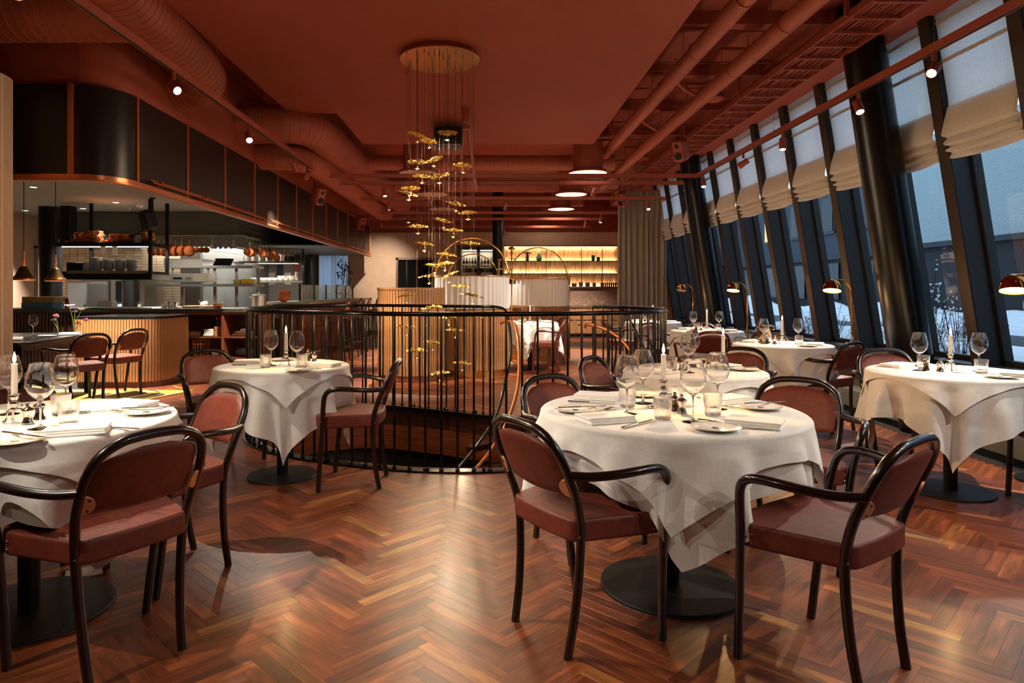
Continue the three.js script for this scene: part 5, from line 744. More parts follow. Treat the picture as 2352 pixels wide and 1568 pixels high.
// appliances and worktop clutter
{
  const unit = (name, lab, cat, x0, x1, y0, y1, d0, d1, mat = M.steel) => { const t = thing(name, lab, cat, V(0, 0, 0)); mesh('casing', slab(x0, x1, y0, y1, d0, d1), mat, t); return t; };
  const u1 = unit('steel_cabinet', 'tall steel kitchen cabinet behind the flowers', 'cabinet', -7.5, -6.75, 0, 1.42, 12.1, 12.8); mesh('door', slab(-7.46, -7.14, 0.9, 1.38, 12.07, 12.1), M.steelDull, u1); mesh('door', slab(-7.11, -6.79, 0.9, 1.38, 12.07, 12.1), M.steel, u1); mesh('handle', slab(-7.16, -7.13, 1.0, 1.2, 12.05, 12.07), M.steelDull, u1);
  const ov = unit('combi_oven', 'steel combi oven with a dark glass door below the pass shelf', 'oven', -6.7, -6.1, 0, 1.5, 12.1, 12.8); mesh('door', slab(-6.6, -6.2, 1.05, 1.42, 12.07, 12.1), M.blackGloss, ov); mesh('control_panel', slab(-6.62, -6.15, 0.92, 1.0, 12.06, 12.1), std('#d8d4c8', 0.4), ov); mesh('display', slab(-6.56, -6.48, 0.945, 0.975, 12.05, 12.06), std('#000', 1, 0, { emissive: new THREE.Color(0.25, 0.6, 0.9), emissiveIntensity: 0.8 }), ov);
  const sa = unit('salamander_grill', 'steel salamander grill with a black display on the cooking island', 'grill', -5.78, -4.98, 1.40, 1.56, 12.15, 12.6); mesh('display', slab(-5.6, -5.45, 1.455, 1.485, 12.14, 12.15), M.blackGloss, sa); mesh('side_plate_panel', slab(-5.24, -4.98, 1.41, 1.55, 12.13, 12.15), std('#d9d2c2', 0.5, 0.3), sa); mesh('upper_hood', slab(-5.8, -5.1, 1.66, 1.82, 12.2, 12.7), M.steel, sa); mesh('badge', slab(-5.38, -5.28, 1.455, 1.485, 12.14, 12.15), std('#777', 0.4), sa); mesh('post', [slab(-5.75, -5.72, 1.55, 1.67, 12.4, 12.44), slab(-5.1, -5.07, 1.55, 1.67, 12.4, 12.44)], M.steel, sa);
  const is = unit('cooking_island', 'steel shelf rack over the cooking island', 'shelf', -5.9, -4.15, 1.32, 1.37, 12.1, 12.7); mesh('upper_shelf', slab(-5.1, -4.15, 1.66, 1.70, 12.1, 12.7), M.steel, is); for (const x of [-5.6, -5.0, -4.6, -4.2]) mesh('post', slab(x - 0.025, x + 0.025, 0.9, x > -5.1 ? 1.68 : 1.35, 12.5, 12.55), M.steel, is); mesh('island_top', slab(-6.0, -4.1, 0.86, 0.92, 11.9, 13.4), M.steel, is); mesh('island_body', slab(-5.95, -4.15, 0, 0.86, 11.95, 13.35), M.steelDull, is);
  const gj = lathe([[0, 0.002], [0.035, 0.002], [0.04, 0.02], [0.04, 0.09], [0.032, 0.1]], 18); for (let i = 0; i < 6; i++) single('glass_jar', gj, M.glass, 'clear jar in the row on the island shelf', 'jar', V(-4.95 + i * 0.09, 1.371, 12.3), 'jars on the island shelf'); single('citrus_tub', rbox(0.2, 0.09, 0.14, 0.02), phy('#d9a928', 0.35), 'clear tub of yellow citrus on the island shelf', 'tub', V(-4.32, 1.417, 12.3)); single('herb_tub', rbox(0.14, 0.08, 0.14, 0.02), phy('#b9a45a', 0.35), 'tub of pale herbs beside the citrus on the island shelf', 'tub', V(-4.5, 1.412, 12.32));
  for (let i = 0; i < 3; i++) { const o = single('black_skillet', panGeo(0.16, 0.04), M.blackMatt, 'black iron skillet piled on the upper island shelf', 'skillet', V(-4.82 + i * 0.02, 1.703 + i * 0.044, 12.4), 'black skillets on the island shelf'); } single('wire_rack', [0, 1, 2, 3, 4, 5, 6].map(i => bar(v3(-0.2, 0.02 + i * 0.008, -0.1 + i * 0.03), v3(0.22, 0.05 + i * 0.006, -0.1 + i * 0.03), 0.004, 5)), M.chrome, 'tangle of chrome tongs on the upper island shelf', 'tongs', V(-4.38, 1.70, 12.35));
  const rs = unit('bowl_shelf', 'brightly lit steel shelf of white bowls at the far side of the kitchen', 'shelf', -4.75, -3.85, 1.42, 1.455, 14.0, 14.35, std('#d6d2c6', 0.4, 0.5)); mesh('upper_shelf', slab(-5.1, -3.85, 1.815, 1.86, 14.0, 14.4), std('#4d4a2e', 0.5, 0.3), rs); mesh('post', slab(-3.87, -3.83, 1.3, 2.4, 14.3, 14.34), M.black, rs); mesh('light_strip', slab(-5.0, -3.9, 1.808, 1.815, 14.05, 14.1), std('#000', 1, 0, { emissive: new THREE.Color(1, 0.95, 0.85), emissiveIntensity: 5 }), rs); area(V(-4.45, 1.80, 14.15), V(-4.45, 0, 14.15), 1.1, 0.12, 26);
  const wb = lathe([[0, 0], [0.04, 0], [0.06, 0.03], [0.066, 0.07], [0.063, 0.07], [0.056, 0.03], [0, 0.006]], 22); for (let i = 0; i < 8; i++) { const o = single('white_bowl', wb, M.china, 'white bowl in the row on the lit steel shelf', 'bowl', V(-4.85 + i * 0.115, 1.456, 14.15), 'white bowls on the lit shelf'); o.scale.y = i > 4 ? 1.5 : 0.9; } for (let i = 0; i < 5; i++) single('silver_cup', wb, M.chrome, 'silver cup in the stack at the end of the lit shelf', 'cup', V(-3.93, 1.456 + i * 0.034, 14.15), 'stacked silver cups').scale.setScalar(0.75);
  for (let i = 0; i < 8; i++) { const p = lathe([[0, 0], [0.07, 0], [0.075, 0.005], [0.075, 0.13], [0.078, 0.133]], 22); single('stock_pot', p, i > 5 ? M.blackMatt : M.steel, i > 5 ? 'dark lidded pot at the end of the upper kitchen shelf' : 'steel pot in the row on the upper kitchen shelf', 'pot', V(-5.0 + i * 0.15, 1.861, 14.2), i > 5 ? 'dark pots on the upper kitchen shelf' : 'steel pots on the upper kitchen shelf').scale.y = 0.8 + 0.3 * (i % 2); }
  for (let i = 0; i < 4; i++) single('pinned_photo', box(0.16, 0.3, 0.006), std(['#c9b3b0', '#2b3040', '#d8d2c8', '#a04a40'][i], 0.7), ['pale pink sheet pinned to the rear kitchen wall', 'dark blue poster pinned to the rear kitchen wall', 'white sheet pinned to the rear kitchen wall', 'red sheet pinned to the rear kitchen wall'][i], 'poster', V(-5.35 + i * 0.2, 1.55 + (i % 2) * 0.2, 16.98));
  const Y = 0.973; { const p = thing('stock_pot', 'tall steel stock pot on the counter beside the bar', 'pot', V(-3.68, Y, 11.0)); mesh('body', lathe([[0, 0], [0.115, 0], [0.12, 0.006], [0.12, 0.2], [0.125, 0.205]], 36), M.steel, p); mesh('lid', lathe([[0, 0.225], [0.04, 0.222], [0.118, 0.206], [0.12, 0.2]], 36), M.steel, p); mesh('knob', sph(0.015, 0, 0.235, 0), M.steel, p); for (const s of [1, -1]) { const g = new THREE.TorusGeometry(0.03, 0.005, 6, 14, PI); g.rotateX(PI / 2); mesh('handle', T(g, s * 0.12, 0.17, 0), M.steel, p); } }
  const ob = lathe([[0, 0], [0.05, 0], [0.09, 0.04], [0.1, 0.07], [0.097, 0.07], [0.086, 0.04], [0, 0.008]], 32), om = std('#c4653a', 0.6); for (let i = 0; i < 4; i++) { const o = single('orange_bowl', ob, om, 'orange clay bowl in the leaning stack at the end of the counter', 'bowl', V(-3.42 + i * 0.004, 1.061 + i * 0.034, 11.5), 'stacked orange bowls'); o.rotation.set(0.06 * i, 0, -0.08 * i); }
  single('chopping_board', rbox(0.48, 0.04, 0.3, 0.008), M.oak, 'thick wooden chopping board on the counter', 'board', V(-4.45, Y + 0.02, 10.62)); single('white_board', rbox(0.7, 0.02, 0.3, 0.006), std('#e8e2d4', 0.5), 'long white chopping board on the counter', 'board', V(-5.5, Y + 0.01, 10.6));
  for (const [x, d, s, lab] of [[-4.42, 10.62, 1, 'glass bowl of white food on the chopping board'], [-4.22, 10.7, 1.1, 'empty glass bowl beside the food on the chopping board']]) { const o = single('glass_bowl', lathe([[0, 0.002], [0.04, 0.004], [0.075, 0.04], [0.085, 0.09]], 28), M.glass, lab, 'bowl', V(x, Y + 0.042, d)); o.scale.setScalar(s); } single('food_heap', (() => { const a = []; for (let i = 0; i < 26; i++) a.push(sph(rr(0.01, 0.02), rr(-0.04, 0.04), rr(0.01, 0.05), rr(-0.04, 0.04), 7)); return a; })(), std('#e7e4d2', 0.7), 'heap of pale sliced vegetables in a glass bowl', 'food', V(-4.42, Y + 0.045, 10.62));
  single('copper_bowl', lathe([[0, 0], [0.05, 0], [0.075, 0.04], [0.08, 0.07], [0.077, 0.07], [0.07, 0.04], [0, 0.005]], 28), M.copper, 'hammered copper bowl at the front of the counter', 'bowl', V(-4.12, Y, 10.42)); single('white_dish', lathe([[0, 0], [0.03, 0], [0.05, 0.03], [0.047, 0.03], [0, 0.006]], 24), M.china, 'small pale dish at the front of the counter', 'dish', V(-4.72, Y, 10.42));
  for (let i = 0; i < 3; i++) single('steel_beaker', lathe([[0, 0], [0.034, 0], [0.036, 0.1], [0.034, 0.1], [0.03, 0.005]], 22), M.steel, 'steel beaker beside the chopping board', 'beaker', V(-4.98 + i * 0.09, Y, 10.5), 'steel beakers on the counter'); { const g = []; for (let i = 0; i < 10; i++) g.push(bar(v3(rr(-0.1, 0.1), rr(0, 0.03), rr(-0.05, 0.05)), v3(rr(-0.1, 0.1), rr(0.01, 0.05), rr(-0.05, 0.05)), 0.006, 6)); single('spoon_bundle', g, M.chrome, 'bundle of steel spoons lying on the counter edge', 'spoons', V(-4.33, Y + 0.006, 10.4)); }
  single('cardboard_tray', rbox(0.5, 0.09, 0.3, 0.004), std('#8a6a34', 0.8), 'brown cardboard tray on the counter by the ribbed wall', 'tray', V(-6.95, Y + 0.135, 10.65)); single('blue_box', rbox(0.48, 0.09, 0.3, 0.006), std('#3a6a8c', 0.6), 'blue box with a white label under the cardboard tray', 'box', V(-6.97, Y + 0.045, 10.65)); { const b = thing('sauce_bottle', 'red bottle with a black cap on the counter', 'bottle', V(-6.5, Y, 10.5)); mesh('body', cyl(0.03, 0.03, 0.11, 0, 0.055, 0), std('#8a2418', 0.4), b); mesh('cap', cyl(0.018, 0.028, 0.05, 0, 0.135, 0), M.black, b); mesh('label', cyl(0.0305, 0.0305, 0.05, 0, 0.055, 0), M.blackMatt, b); }
  single('plastic_tubs', [rbox(0.24, 0.05, 0.18, 0.01, 0, 0.03, 0), rbox(0.22, 0.04, 0.16, 0.01, 0, 0.08, 0)], phy('#cfd0c8', 0.3), 'pale plastic tubs with a green base on the counter', 'tub', V(-5.98, Y + 0.015, 10.7)); single('green_board', rbox(0.22, 0.015, 0.18, 0.004), std('#3aa04a', 0.5), 'bright green board before the plastic tubs', 'board', V(-5.98, Y + 0.0075, 10.45));
  const cp = lathe([[0, 0.002], [0.024, 0.002], [0.028, 0.06]], 16); for (let i = 0; i < 4; i++) single('shot_glass', cp, M.glass, 'small glass between stock pot and orange bowls', 'glass', V(-3.52 + (i % 2) * 0.07, Y, 10.7 + (i >> 1) * 0.1), 'small glasses by the stock pot');
}
// kitchen ceiling fittings
for (const [x, d] of [[-6.15, 9.2], [-5.3, 8.4], [-4.6, 8.2], [-5.9, 10.8], [-4.4, 10.8], [-8.1, 11.9], [-6.9, 11.6]]) { const t = thing('kitchen_downlight', 'small round downlight in the grey kitchen ceiling', 'downlight', V(x, 2.66, d), 0, 'kitchen downlights'); mesh('ring', lathe([[0.04, 0], [0.055, 0], [0.055, -0.006], [0.04, -0.004]], 24), std('#d8d4c8', 0.5), t); mesh('lens', cyl(0.04, 0.04, 0.004, 0, -0.002, 0), M.lampGlow, t); spot(V(x, 2.645, d), V(x, 0, d), 60, 0.62, COOL); }
{ const t = thing('smoke_detector', 'white smoke detector on the kitchen ceiling', 'detector', V(-5.72, 2.66, 11.2)); mesh('body', lathe([[0, -0.045], [0.03, -0.043], [0.05, -0.028], [0.06, -0.01], [0.06, 0]], 24), std('#e6e2d8', 0.5), t); mesh('vent', box(0.05, 0.008, 0.004, 0, -0.032, 0.045), M.blackMatt, t); }
for (const [x, d, l] of [[-6.1, 11.6, 'white sprinkler head on the kitchen ceiling before the hood'], [-4.75, 11.4, 'white sprinkler head on the kitchen ceiling beside the loudspeaker']]) single('sprinkler_head', [cyl(0.03, 0.03, 0.006, 0, -0.003, 0, 16), cyl(0.006, 0.006, 0.03, 0, -0.02, 0, 8), cyl(0.014, 0.006, 0.008, 0, -0.038, 0, 10)], std('#dcd8cc', 0.5), l, 'sprinkler', V(x, 2.66, d));
// ---------- bar with stools ----------
{
  const t = thing('bar_counter', 'long bar counter with red brown front and glass screens, behind the stools', 'bar'); mesh('front', slab(-3.10, -3.04, 0.08, 1.02, 11.3, 17.2), M.mahog, t); mesh('body', slab(-3.55, -3.10, 0, 1.02, 11.3, 17.2), M.mahogDark, t); mesh('top', slab(-3.66, -2.93, 1.02, 1.06, 11.27, 17.25), std('#8c8672', 0.3, 0.1), t); mesh('plinth', slab(-3.10, -3.06, 0, 0.08, 10.9, 17.2), M.brass, t);
  const fl = []; for (let d = 10.92; d < 17.2; d += 0.05) fl.push(box(0.012, 0.42, 0.03, -3.034, 0.34, -d)); const f = mesh('fluting', fl, M.mahog, t); f.userData.kind = 'stuff'; mesh('ledge', slab(-3.05, -3.0, 0.60, 0.62, 10.9, 17.2), M.brass, t);
  mesh('foot_rail', bar(V(-2.88, 0.2, 10.95), V(-2.88, 0.2, 17.2), 0.018), M.brass, t); for (let d = 11.2; d < 17.2; d += 1.2) mesh('rail_bracket', slab(-3.05, -2.88, 0.19, 0.21, d, d + 0.03), M.brass, t);
  const D = [12.28, 13.3, 14.3, 15.3, 16.3, 17.2], gm = phy('#e6efe8', 0.22, 0, { transmission: 1, thickness: 0, ior: 1.5, bumpMap: rep(fineNoise, 3, 3), bumpScale: 0.008, side: THREE.DoubleSide });
  for (let i = 0; i < 5; i++) { const s = thing('glass_screen', 'dappled glass screen standing on the bar counter', 'screen', V(-3.36, 1.061, D[i]), 0, 'glass screens on the bar'); mesh('pane', box(0.01, 0.29, D[i + 1] - D[i] - 0.04, 0, 0.15, -(D[i + 1] - D[i]) / 2), gm, s); mesh('post', box(0.03, 0.31, 0.03, 0, 0.155, 0), M.black, s); if (i === 4) mesh('post', box(0.03, 0.31, 0.03, 0, 0.155, -(D[5] - D[4])), M.black, s); }
  area(V(-3.75, 1.02, 14), V(-3.75, 3, 14), 0.1, 5, 3, COOL);
  for (let i = 0; i < 5; i++) {
    const s = thing('bar_stool', 'bentwood bar stool with a cane look back drawn up to the bar', 'bar stool', V(-2.58, 0, [11.8, 12.95, 14.0, 15.05, 16.1][i]), -PI / 2 + 0.05 * (i % 2), 'bar stools'); const w = M.chairWood;
    mesh('seat', lathe([[0, 0.80], [0.16, 0.80], [0.185, 0.79], [0.185, 0.765], [0.16, 0.76], [0, 0.765]], 32), M.leather, s);
    for (const [x, z] of [[0.14, 0.13], [-0.14, 0.13], [0.14, -0.13], [-0.14, -0.13]]) mesh('leg', tube([v3(x * 1.45, 0, z * 1.45), v3(x * 1.2, 0.4, z * 1.2), v3(x, 0.76, z)], 0.014, 12, 8), w, s);
    const g = new THREE.TorusGeometry(0.225, 0.011, 6, 32); g.rotateX(PI / 2); mesh('foot_ring', T(g, 0, 0.28, 0), w, s); mesh('back_hoop', tube([v3(0.16, 0.77, -0.12), v3(0.175, 0.95, -0.17), v3(0.14, 1.05, -0.2), v3(0.05, 1.09, -0.21), v3(-0.05, 1.09, -0.21), v3(-0.14, 1.05, -0.2), v3(-0.175, 0.95, -0.17), v3(-0.16, 0.77, -0.12)], 0.013, 36, 8), w, s); mesh('backrest', (() => { const b = rbox(0.26, 0.14, 0.018, 0.008); b.rotateX(-0.2); return T(b, 0, 0.985, -0.19); })(), M.copperTab, s);
  }
}
// far kitchen window with sheer curtains and a plant
{
  const w = structGroup('window_kitchen', 'far window with sheer curtains behind the kitchen'); mesh('pane', slab(-4.6, -3.7, 0.9, 2.2, 18.5, 18.505), paneMat, w); mesh('frame', [slab(-4.62, -4.57, 0.9, 2.2, 18.4, 18.55), slab(-4.12, -4.08, 0.9, 2.2, 18.4, 18.55)], M.black, w);
  const c = new THREE.PlaneGeometry(0.9, 1.3, 60, 1), p = c.attributes.position; for (let i = 0; i < p.count; i++) p.setZ(i, 0.03 * Math.sin(p.getX(i) * 42)); c.computeVertexNormals(); single('sheer_curtain', c, phy('#dfe3ea', 1, 0, { transmission: 0.5, thickness: 0, side: THREE.DoubleSide }), 'sheer white curtain in the far kitchen window', 'curtain', V(-4.15, 1.55, 18.35));
  const t = thing('bamboo_plant', 'dark leafy bamboo plant beside the ribbed wall', 'plant', V(-3.72, 0, 17.8)); mesh('pot', lathe([[0, 0], [0.12, 0], [0.15, 0.3], [0.14, 0.3], [0.11, 0.02]], 20), M.black, t); for (let i = 0; i < 3; i++) mesh('cane', bar(v3(rr(-0.05, 0.05), 0.25, 0), v3(rr(-0.1, 0.1), 1.9, rr(-0.05, 0.05)), 0.008, 6), std('#3d4a22', 0.6), t); const lf = []; for (let i = 0; i < 70; i++) { const g = new THREE.ConeGeometry(0.018, 0.2, 4); g.scale(1, 1, 0.15); g.rotateZ(rr(1.8, 3.6)); g.rotateY(rnd() * 6); lf.push(T(g, rr(-0.16, 0.16), rr(1.0, 2.0), rr(-0.1, 0.1))); } const f = mesh('foliage', lf, std('#16200f', 0.6), t); f.userData.kind = 'stuff';
}
// ---------- slatted host stand and curtained booths ----------
const slatRing = (cx, cd, r, a0, a1, h, y0, pitch, mat) => { const L = r * (a1 - a0); return fluted(s => { const a = a0 + s / r; return [cx + r * Math.cos(a), cd + r * Math.sin(a), a + PI / 2]; }, L, h, y0, pitch, 0.022, mat); };
const arcWall = (r, h, a0, a1) => { const g = new THREE.CylinderGeometry(r, r, h, 48, 1, true, a0, a1 - a0); return g; };
const arcDisc = (cx, cd, r0, r1, y0, y1, a0, a1) => { const s = new THREE.Shape(); s.absarc(0, 0, r1, a0, a1, false); s.absarc(0, 0, r0, a1, a0, true); const g = new THREE.ExtrudeGeometry(s, { depth: y1 - y0, bevelEnabled: false, curveSegments: 32 }); g.rotateX(-PI / 2); return T(g, cx, y0, -cd); };
{
  const t = thing('host_stand', 'curved slatted oak screen with a solid top edge between bar and booths', 'screen'), c = [-1.04, 9.58], r = 0.46;
  const s = mesh('slats', slatRing(...c, r, PI * 0.98, PI * 2.02, 1.17, 0.09, 0.045, M.oak), M.oakV, t); s.userData.kind = 'stuff'; mesh('core', arcDisc(...c, r - 0.05, r - 0.008, 0.08, 1.26, PI * 0.97, PI * 2.03), M.oakV, t); mesh('top', arcDisc(...c, r - 0.09, r + 0.02, 1.26, 1.29, PI * 0.96, PI * 2.04), M.oak, t); mesh('plinth', arcDisc(...c, r - 0.06, r - 0.0, 0, 0.09, PI * 0.98, PI * 2.02), M.mahog, t); mesh('counter', arcDisc(...c, 0.01, r - 0.05, 0.86, 0.9, 0, PI * 2), M.mahogDark, t); mesh('back_body', slab(c[0] - 0.45, c[0] + 0.45, 0, 0.86, 9.6, 9.9), M.mahogDark, t);
}
const sheer = phy('#d9d4d0', 1, 0, { transmission: 0.42, thickness: 0, side: THREE.DoubleSide });
const sheerTube = (r, y0, y1, n, amp, a0, a1) => { const P = [], U = [], I = [], N = 260; for (let i = 0; i <= N; i++) { const a = a0 + (a1 - a0) * i / N; for (let j = 0; j <= 6; j++) { const k = j / 6, rr0 = r + amp * (0.5 + 0.5 * k) * Math.sin(a * n + Math.sin(a * 7) * 1.4) ; P.push(rr0 * Math.cos(a), y0 + (y1 - y0) * (1 - k), -rr0 * Math.sin(a)); U.push(a * r, k); } } for (let i = 0; i < N; i++) for (let j = 0; j < 6; j++) { const a = i * 7 + j, b = a + 7; I.push(a, b, a + 1, b, b + 1, a + 1); } const g = new THREE.BufferGeometry(); g.setAttribute('position', new THREE.Float32BufferAttribute(P, 3)); g.setAttribute('uv', new THREE.Float32BufferAttribute(U, 2)); g.setIndex(I); g.computeVertexNormals(); return g; };
function booth(cx, cd, r, lab, curtainLab, post) {
  const t = thing('round_booth', lab, 'booth'), A0 = PI * 0.95, A1 = PI * 2.05;
  const s = mesh('slats', slatRing(cx, cd, r, A0, A1, 0.83, 0.10, 0.045, M.oak), M.oakV, t); s.userData.kind = 'stuff'; mesh('core', arcDisc(cx, cd, r - 0.06, r - 0.008, 0.05, 0.94, A0, A1), M.oakV, t); mesh('cap', arcDisc(cx, cd, r - 0.08, r + 0.02, 0.94, 0.97, A0, A1), M.oak, t); mesh('plinth', arcDisc(cx, cd, r - 0.06, r + 0.004, 0, 0.10, A0, A1), M.brass, t); mesh('bench', arcDisc(cx, cd, 0.01, r - 0.06, 0.42, 0.48, A0, A1), M.leather, t);
  const ring = []; for (let i = 0; i <= 40; i++) { const a = A0 + (A1 - A0) * i / 40; ring.push(V(cx + r * Math.cos(a), 1.465, cd + r * Math.sin(a))); } mesh('curtain_rail', tube(ring, 0.009, 80, 6), M.brass, t);
  for (let i = 0; i < 34; i++) { const a = A0 + (A1 - A0) * (i + 0.5) / 34, g = new THREE.TorusGeometry(0.014, 0.003, 5, 10); g.rotateY(a); const o = mesh('curtain_ring', g, M.brass, t); o.position.copy(V(cx + r * Math.cos(a), 1.457, cd + r * Math.sin(a))); }
  const arch = []; for (let i = 0; i <= 24; i++) { const a = PI * i / 24; arch.push(V(cx + (r - 0.01) * Math.cos(a), 1.46 + 0.58 * Math.sin(a), cd)); } mesh('arch', tube(arch, 0.011, 60, 8), M.brass, t); for (const q of [-1, 1]) mesh('post', bar(V(cx + q * (r - 0.01), 0.95, cd), V(cx + q * (r - 0.01), 1.46, cd), 0.011), M.brass, t);
  if (post) { mesh('tall_post', bar(V(cx + post * (r + 0.02), 0, cd - 0.06), V(cx + post * (r + 0.02), 1.5, cd - 0.06), 0.013), M.brass, t); mesh('finial', lathe([[0.013, 0], [0.03, 0.01], [0.03, 0.03], [0.015, 0.04]], 16).translate(cx + post * (r + 0.02), 1.5, -cd + 0.06), M.brass, t); }
  const c = single('booth_curtain', sheerTube(r - 0.004, 0.985, 1.452, 44, 0.012, A0, A1), sheer, curtainLab, 'curtain', V(cx, 0, cd));
}
booth(-0.19, 10.2, 0.56, 'round slatted oak booth with a tall brass arch beside the host stand', 'sheer white curtain on the booth beside the host stand', 0);
booth(0.99, 12.45, 0.55, 'round slatted oak booth with a brass arch behind the dining table', 'sheer white curtain on the booth behind the dining table', 1);
{
  const t = thing('brass_arch', 'smaller brass arch standing behind the first curtained booth', 'arch', V(-0.22, 0, 13.0)); const p = []; for (let i = 0; i <= 24; i++) { const a = PI * i / 24; p.push(v3(0.49 * Math.cos(a), 1.45 + 0.5 * Math.sin(a), 0)); } mesh('arch', tube(p, 0.011, 60, 8), M.brass, t); for (const q of [-1, 1]) mesh('post', bar(v3(q * 0.49, 0, 0), v3(q * 0.49, 1.45, 0), 0.011), M.brass, t);
  const m = (x, d, h, lab, s = 1) => { const o = thing('brass_lamp_post', lab, 'lamp', V(x, 0, d)); mesh('pole', cyl(0.013, 0.013, h, 0, h / 2, 0, 12), M.brass, o); mesh('base', lathe([[0, 0.012], [0.07, 0.01], [0.07, 0]], 20), M.brass, o); mesh('mushroom_cap', lathe([[0, h + 0.055 * s], [0.03 * s, h + 0.05 * s], [0.054 * s, h + 0.03 * s], [0.06 * s, h + 0.008], [0.05 * s, h], [0.013, h + 0.004]], 24), M.brass, o); mesh('crossbar', box(0.12, 0.016, 0.016, 0, h - 0.16, 0), M.brass, o); mesh('collar', cyl(0.02, 0.02, 0.06, 0, h - 0.06, 0, 12), M.brass, o); const g = lathe([[0.02, 1.47], [0.05, 1.45], [0.062, 1.42], [0.066, 1.38]], 24); mesh('small_shade', g.translate(0.0, -0.02, 0.07), M.brass, o); };
  m(0.47, 11.7, 1.96, 'tall brass lamp post with a mushroom cap between the two booths'); m(0.28, 12.9, 1.82, 'brass lamp post with a mushroom cap behind the first booth', 0.8);
}
// ---------- back bar ----------
{
  const t = thing('back_bar', 'lit wall niche with shelves of glasses above a marble splashback', 'shelf unit'), X0 = 0.52, X1 = 3.62; const pale = std('#d9a878', 0.6, 0, { map: vert(woodTex, 0.5, 0.5) });
  mesh('back_panel', slab(X0, X1, 1.36, 2.46, 18.37, 18.41), pale, t); mesh('shelf', slab(X0, X1, 2.035, 2.05, 18.12, 18.38), M.black, t); mesh('shelf', slab(X0, X1, 1.70, 1.715, 18.12, 18.38), M.black, t); mesh('bottom_shelf', slab(X0, X1, 1.33, 1.36, 18.1, 18.4), M.mahog, t); mesh('top_trim', slab(X0 - 0.05, X1, 2.44, 2.47, 18.14, 18.4), M.mahog, t); mesh('side_trim', slab(X0 - 0.06, X0, 1.33, 2.47, 18.12, 18.4), M.mahog, t);
  for (const x of [1.11, 1.66, 2.60, 3.16]) mesh('upright', slab(x - 0.008, x + 0.008, 1.36, 2.40, 18.12, 18.135), M.black, t);
  const em = std('#000', 1, 0, { emissive: new THREE.Color(1, 0.70, 0.42), emissiveIntensity: 5 }); for (const y of [2.425, 2.052, 1.717, 1.362]) { mesh('light_strip', slab(X0 + 0.02, X1 - 0.02, y, y + 0.008, 18.345, 18.365), em, t); const up = y < 2.2; area(V((X0 + X1) / 2, up ? y + 0.012 : y - 0.006, 18.335), V((X0 + X1) / 2, up ? 4 : 0, up ? 18.6 : 18.45), 3.0, 0.04, 27, WARM2); }
  const mt = tex(256, 256, (u, v) => { const k = Math.abs(n3(u * 12, v * 12) - 0.5) < 0.012 || Math.abs(n3(u * 9 + 20, v * 15) - 0.5) < 0.010 ? 0.22 : 0; const b = 0.92 + 0.08 * n3(u * 30, v * 30); return [0.56 * b + k, 0.44 * b + k, 0.38 * b + k]; }, true); const sp = thing('marble_splashback', 'veined brown pink marble splashback below the lit shelves', 'splashback', V(0, 0, 0)); mesh('slab', slab(X0, X1, 0.83, 1.33, 18.28, 18.4), phy('#ffffff', 0.2, 0, { map: rep(mt, 0.7, 0.7) }), sp);
  const cb = thing('bar_cabinet', 'low oak bar cabinet with panelled doors along the back wall', 'cabinet', V(0, 0, 0)); mesh('body', slab(X0, X1, 0.10, 0.79, 17.85, 18.3), M.oak, cb); mesh('top', slab(X0, X1, 0.79, 0.825, 17.8, 18.4), std('#5a4436', 0.3), cb); mesh('plinth', slab(X0, X1, 0, 0.10, 17.9, 18.3), M.blackMatt, cb);
  for (let i = 0; i < 5; i++) { const x = X0 + 0.02 + i * 0.62; for (const [y0, y1, n] of [[0.12, 0.45, 'door'], [0.48, 0.77, 'drawer']]) { const d = mesh(n, slab(x, x + 0.58, y0, y1, 17.82, 17.85), M.oakV, cb); mesh('panel', slab(x + 0.05, x + 0.53, y0 + 0.05, y1 - 0.05, 17.815, 17.822), M.oakV, d); mesh('handle', slab(x + 0.06, x + 0.16, y1 - 0.1, y1 - 0.09, 17.79, 17.815), M.black, d); } }
  const gg = lathe([[0, 0.002], [0.03, 0.002], [0.004, 0.01], [0.004, 0.06], [0.03, 0.08], [0.042, 0.12], [0.034, 0.17]], 16); for (let i = 0; i < 30; i++) { const x = 0.62 + i * 0.099; if (i === 8) continue; single('bar_glass', G2.wine, M.crystal, 'clear stemmed glass in the row on the middle lit shelf', 'glass', V(x, 1.716, 18.22), 'glasses on the lit bar shelf').scale.setScalar(0.8); }
  const vs = thing('green_vase', 'pale green and white speckled vase on the top lit shelf', 'vase', V(1.47, 2.051, 18.22)); mesh('body', lathe([[0, 0], [0.06, 0], [0.085, 0.06], [0.08, 0.12], [0.04, 0.18], [0.045, 0.2], [0.035, 0.2], [0.03, 0.18]], 28), std('#7fb89a', 0.3, 0, { map: rep(tex(64, 64, (u, v) => n3(u * 14, v * 14) > 0.52 ? [0.9, 0.9, 0.85] : [0.35, 0.75, 0.55], true), 2, 1) }), vs);
  for (const [x, h, l] of [[2.93, 0.15, 'taller green cup on the top lit shelf'], [3.07, 0.10, 'shorter green cup on the top lit shelf']]) single('green_cup', lathe([[0, 0], [0.045, 0], [0.055, h], [0.05, h], [0.04, 0.008]], 20), phy('#0f6a3c', 0.2), l, 'cup', V(x, 2.051, 18.22));
  single('dark_sculpture', [cyl(0.03, 0.04, 0.2, 0, 0.1, 0), box(0.2, 0.03, 0.03, 0, 0.21, 0), sph(0.035, 0, 0.22, 0)], M.bronze, 'dark bird-like sculpture on the top lit shelf', 'sculpture', V(1.16, 2.051, 18.22));
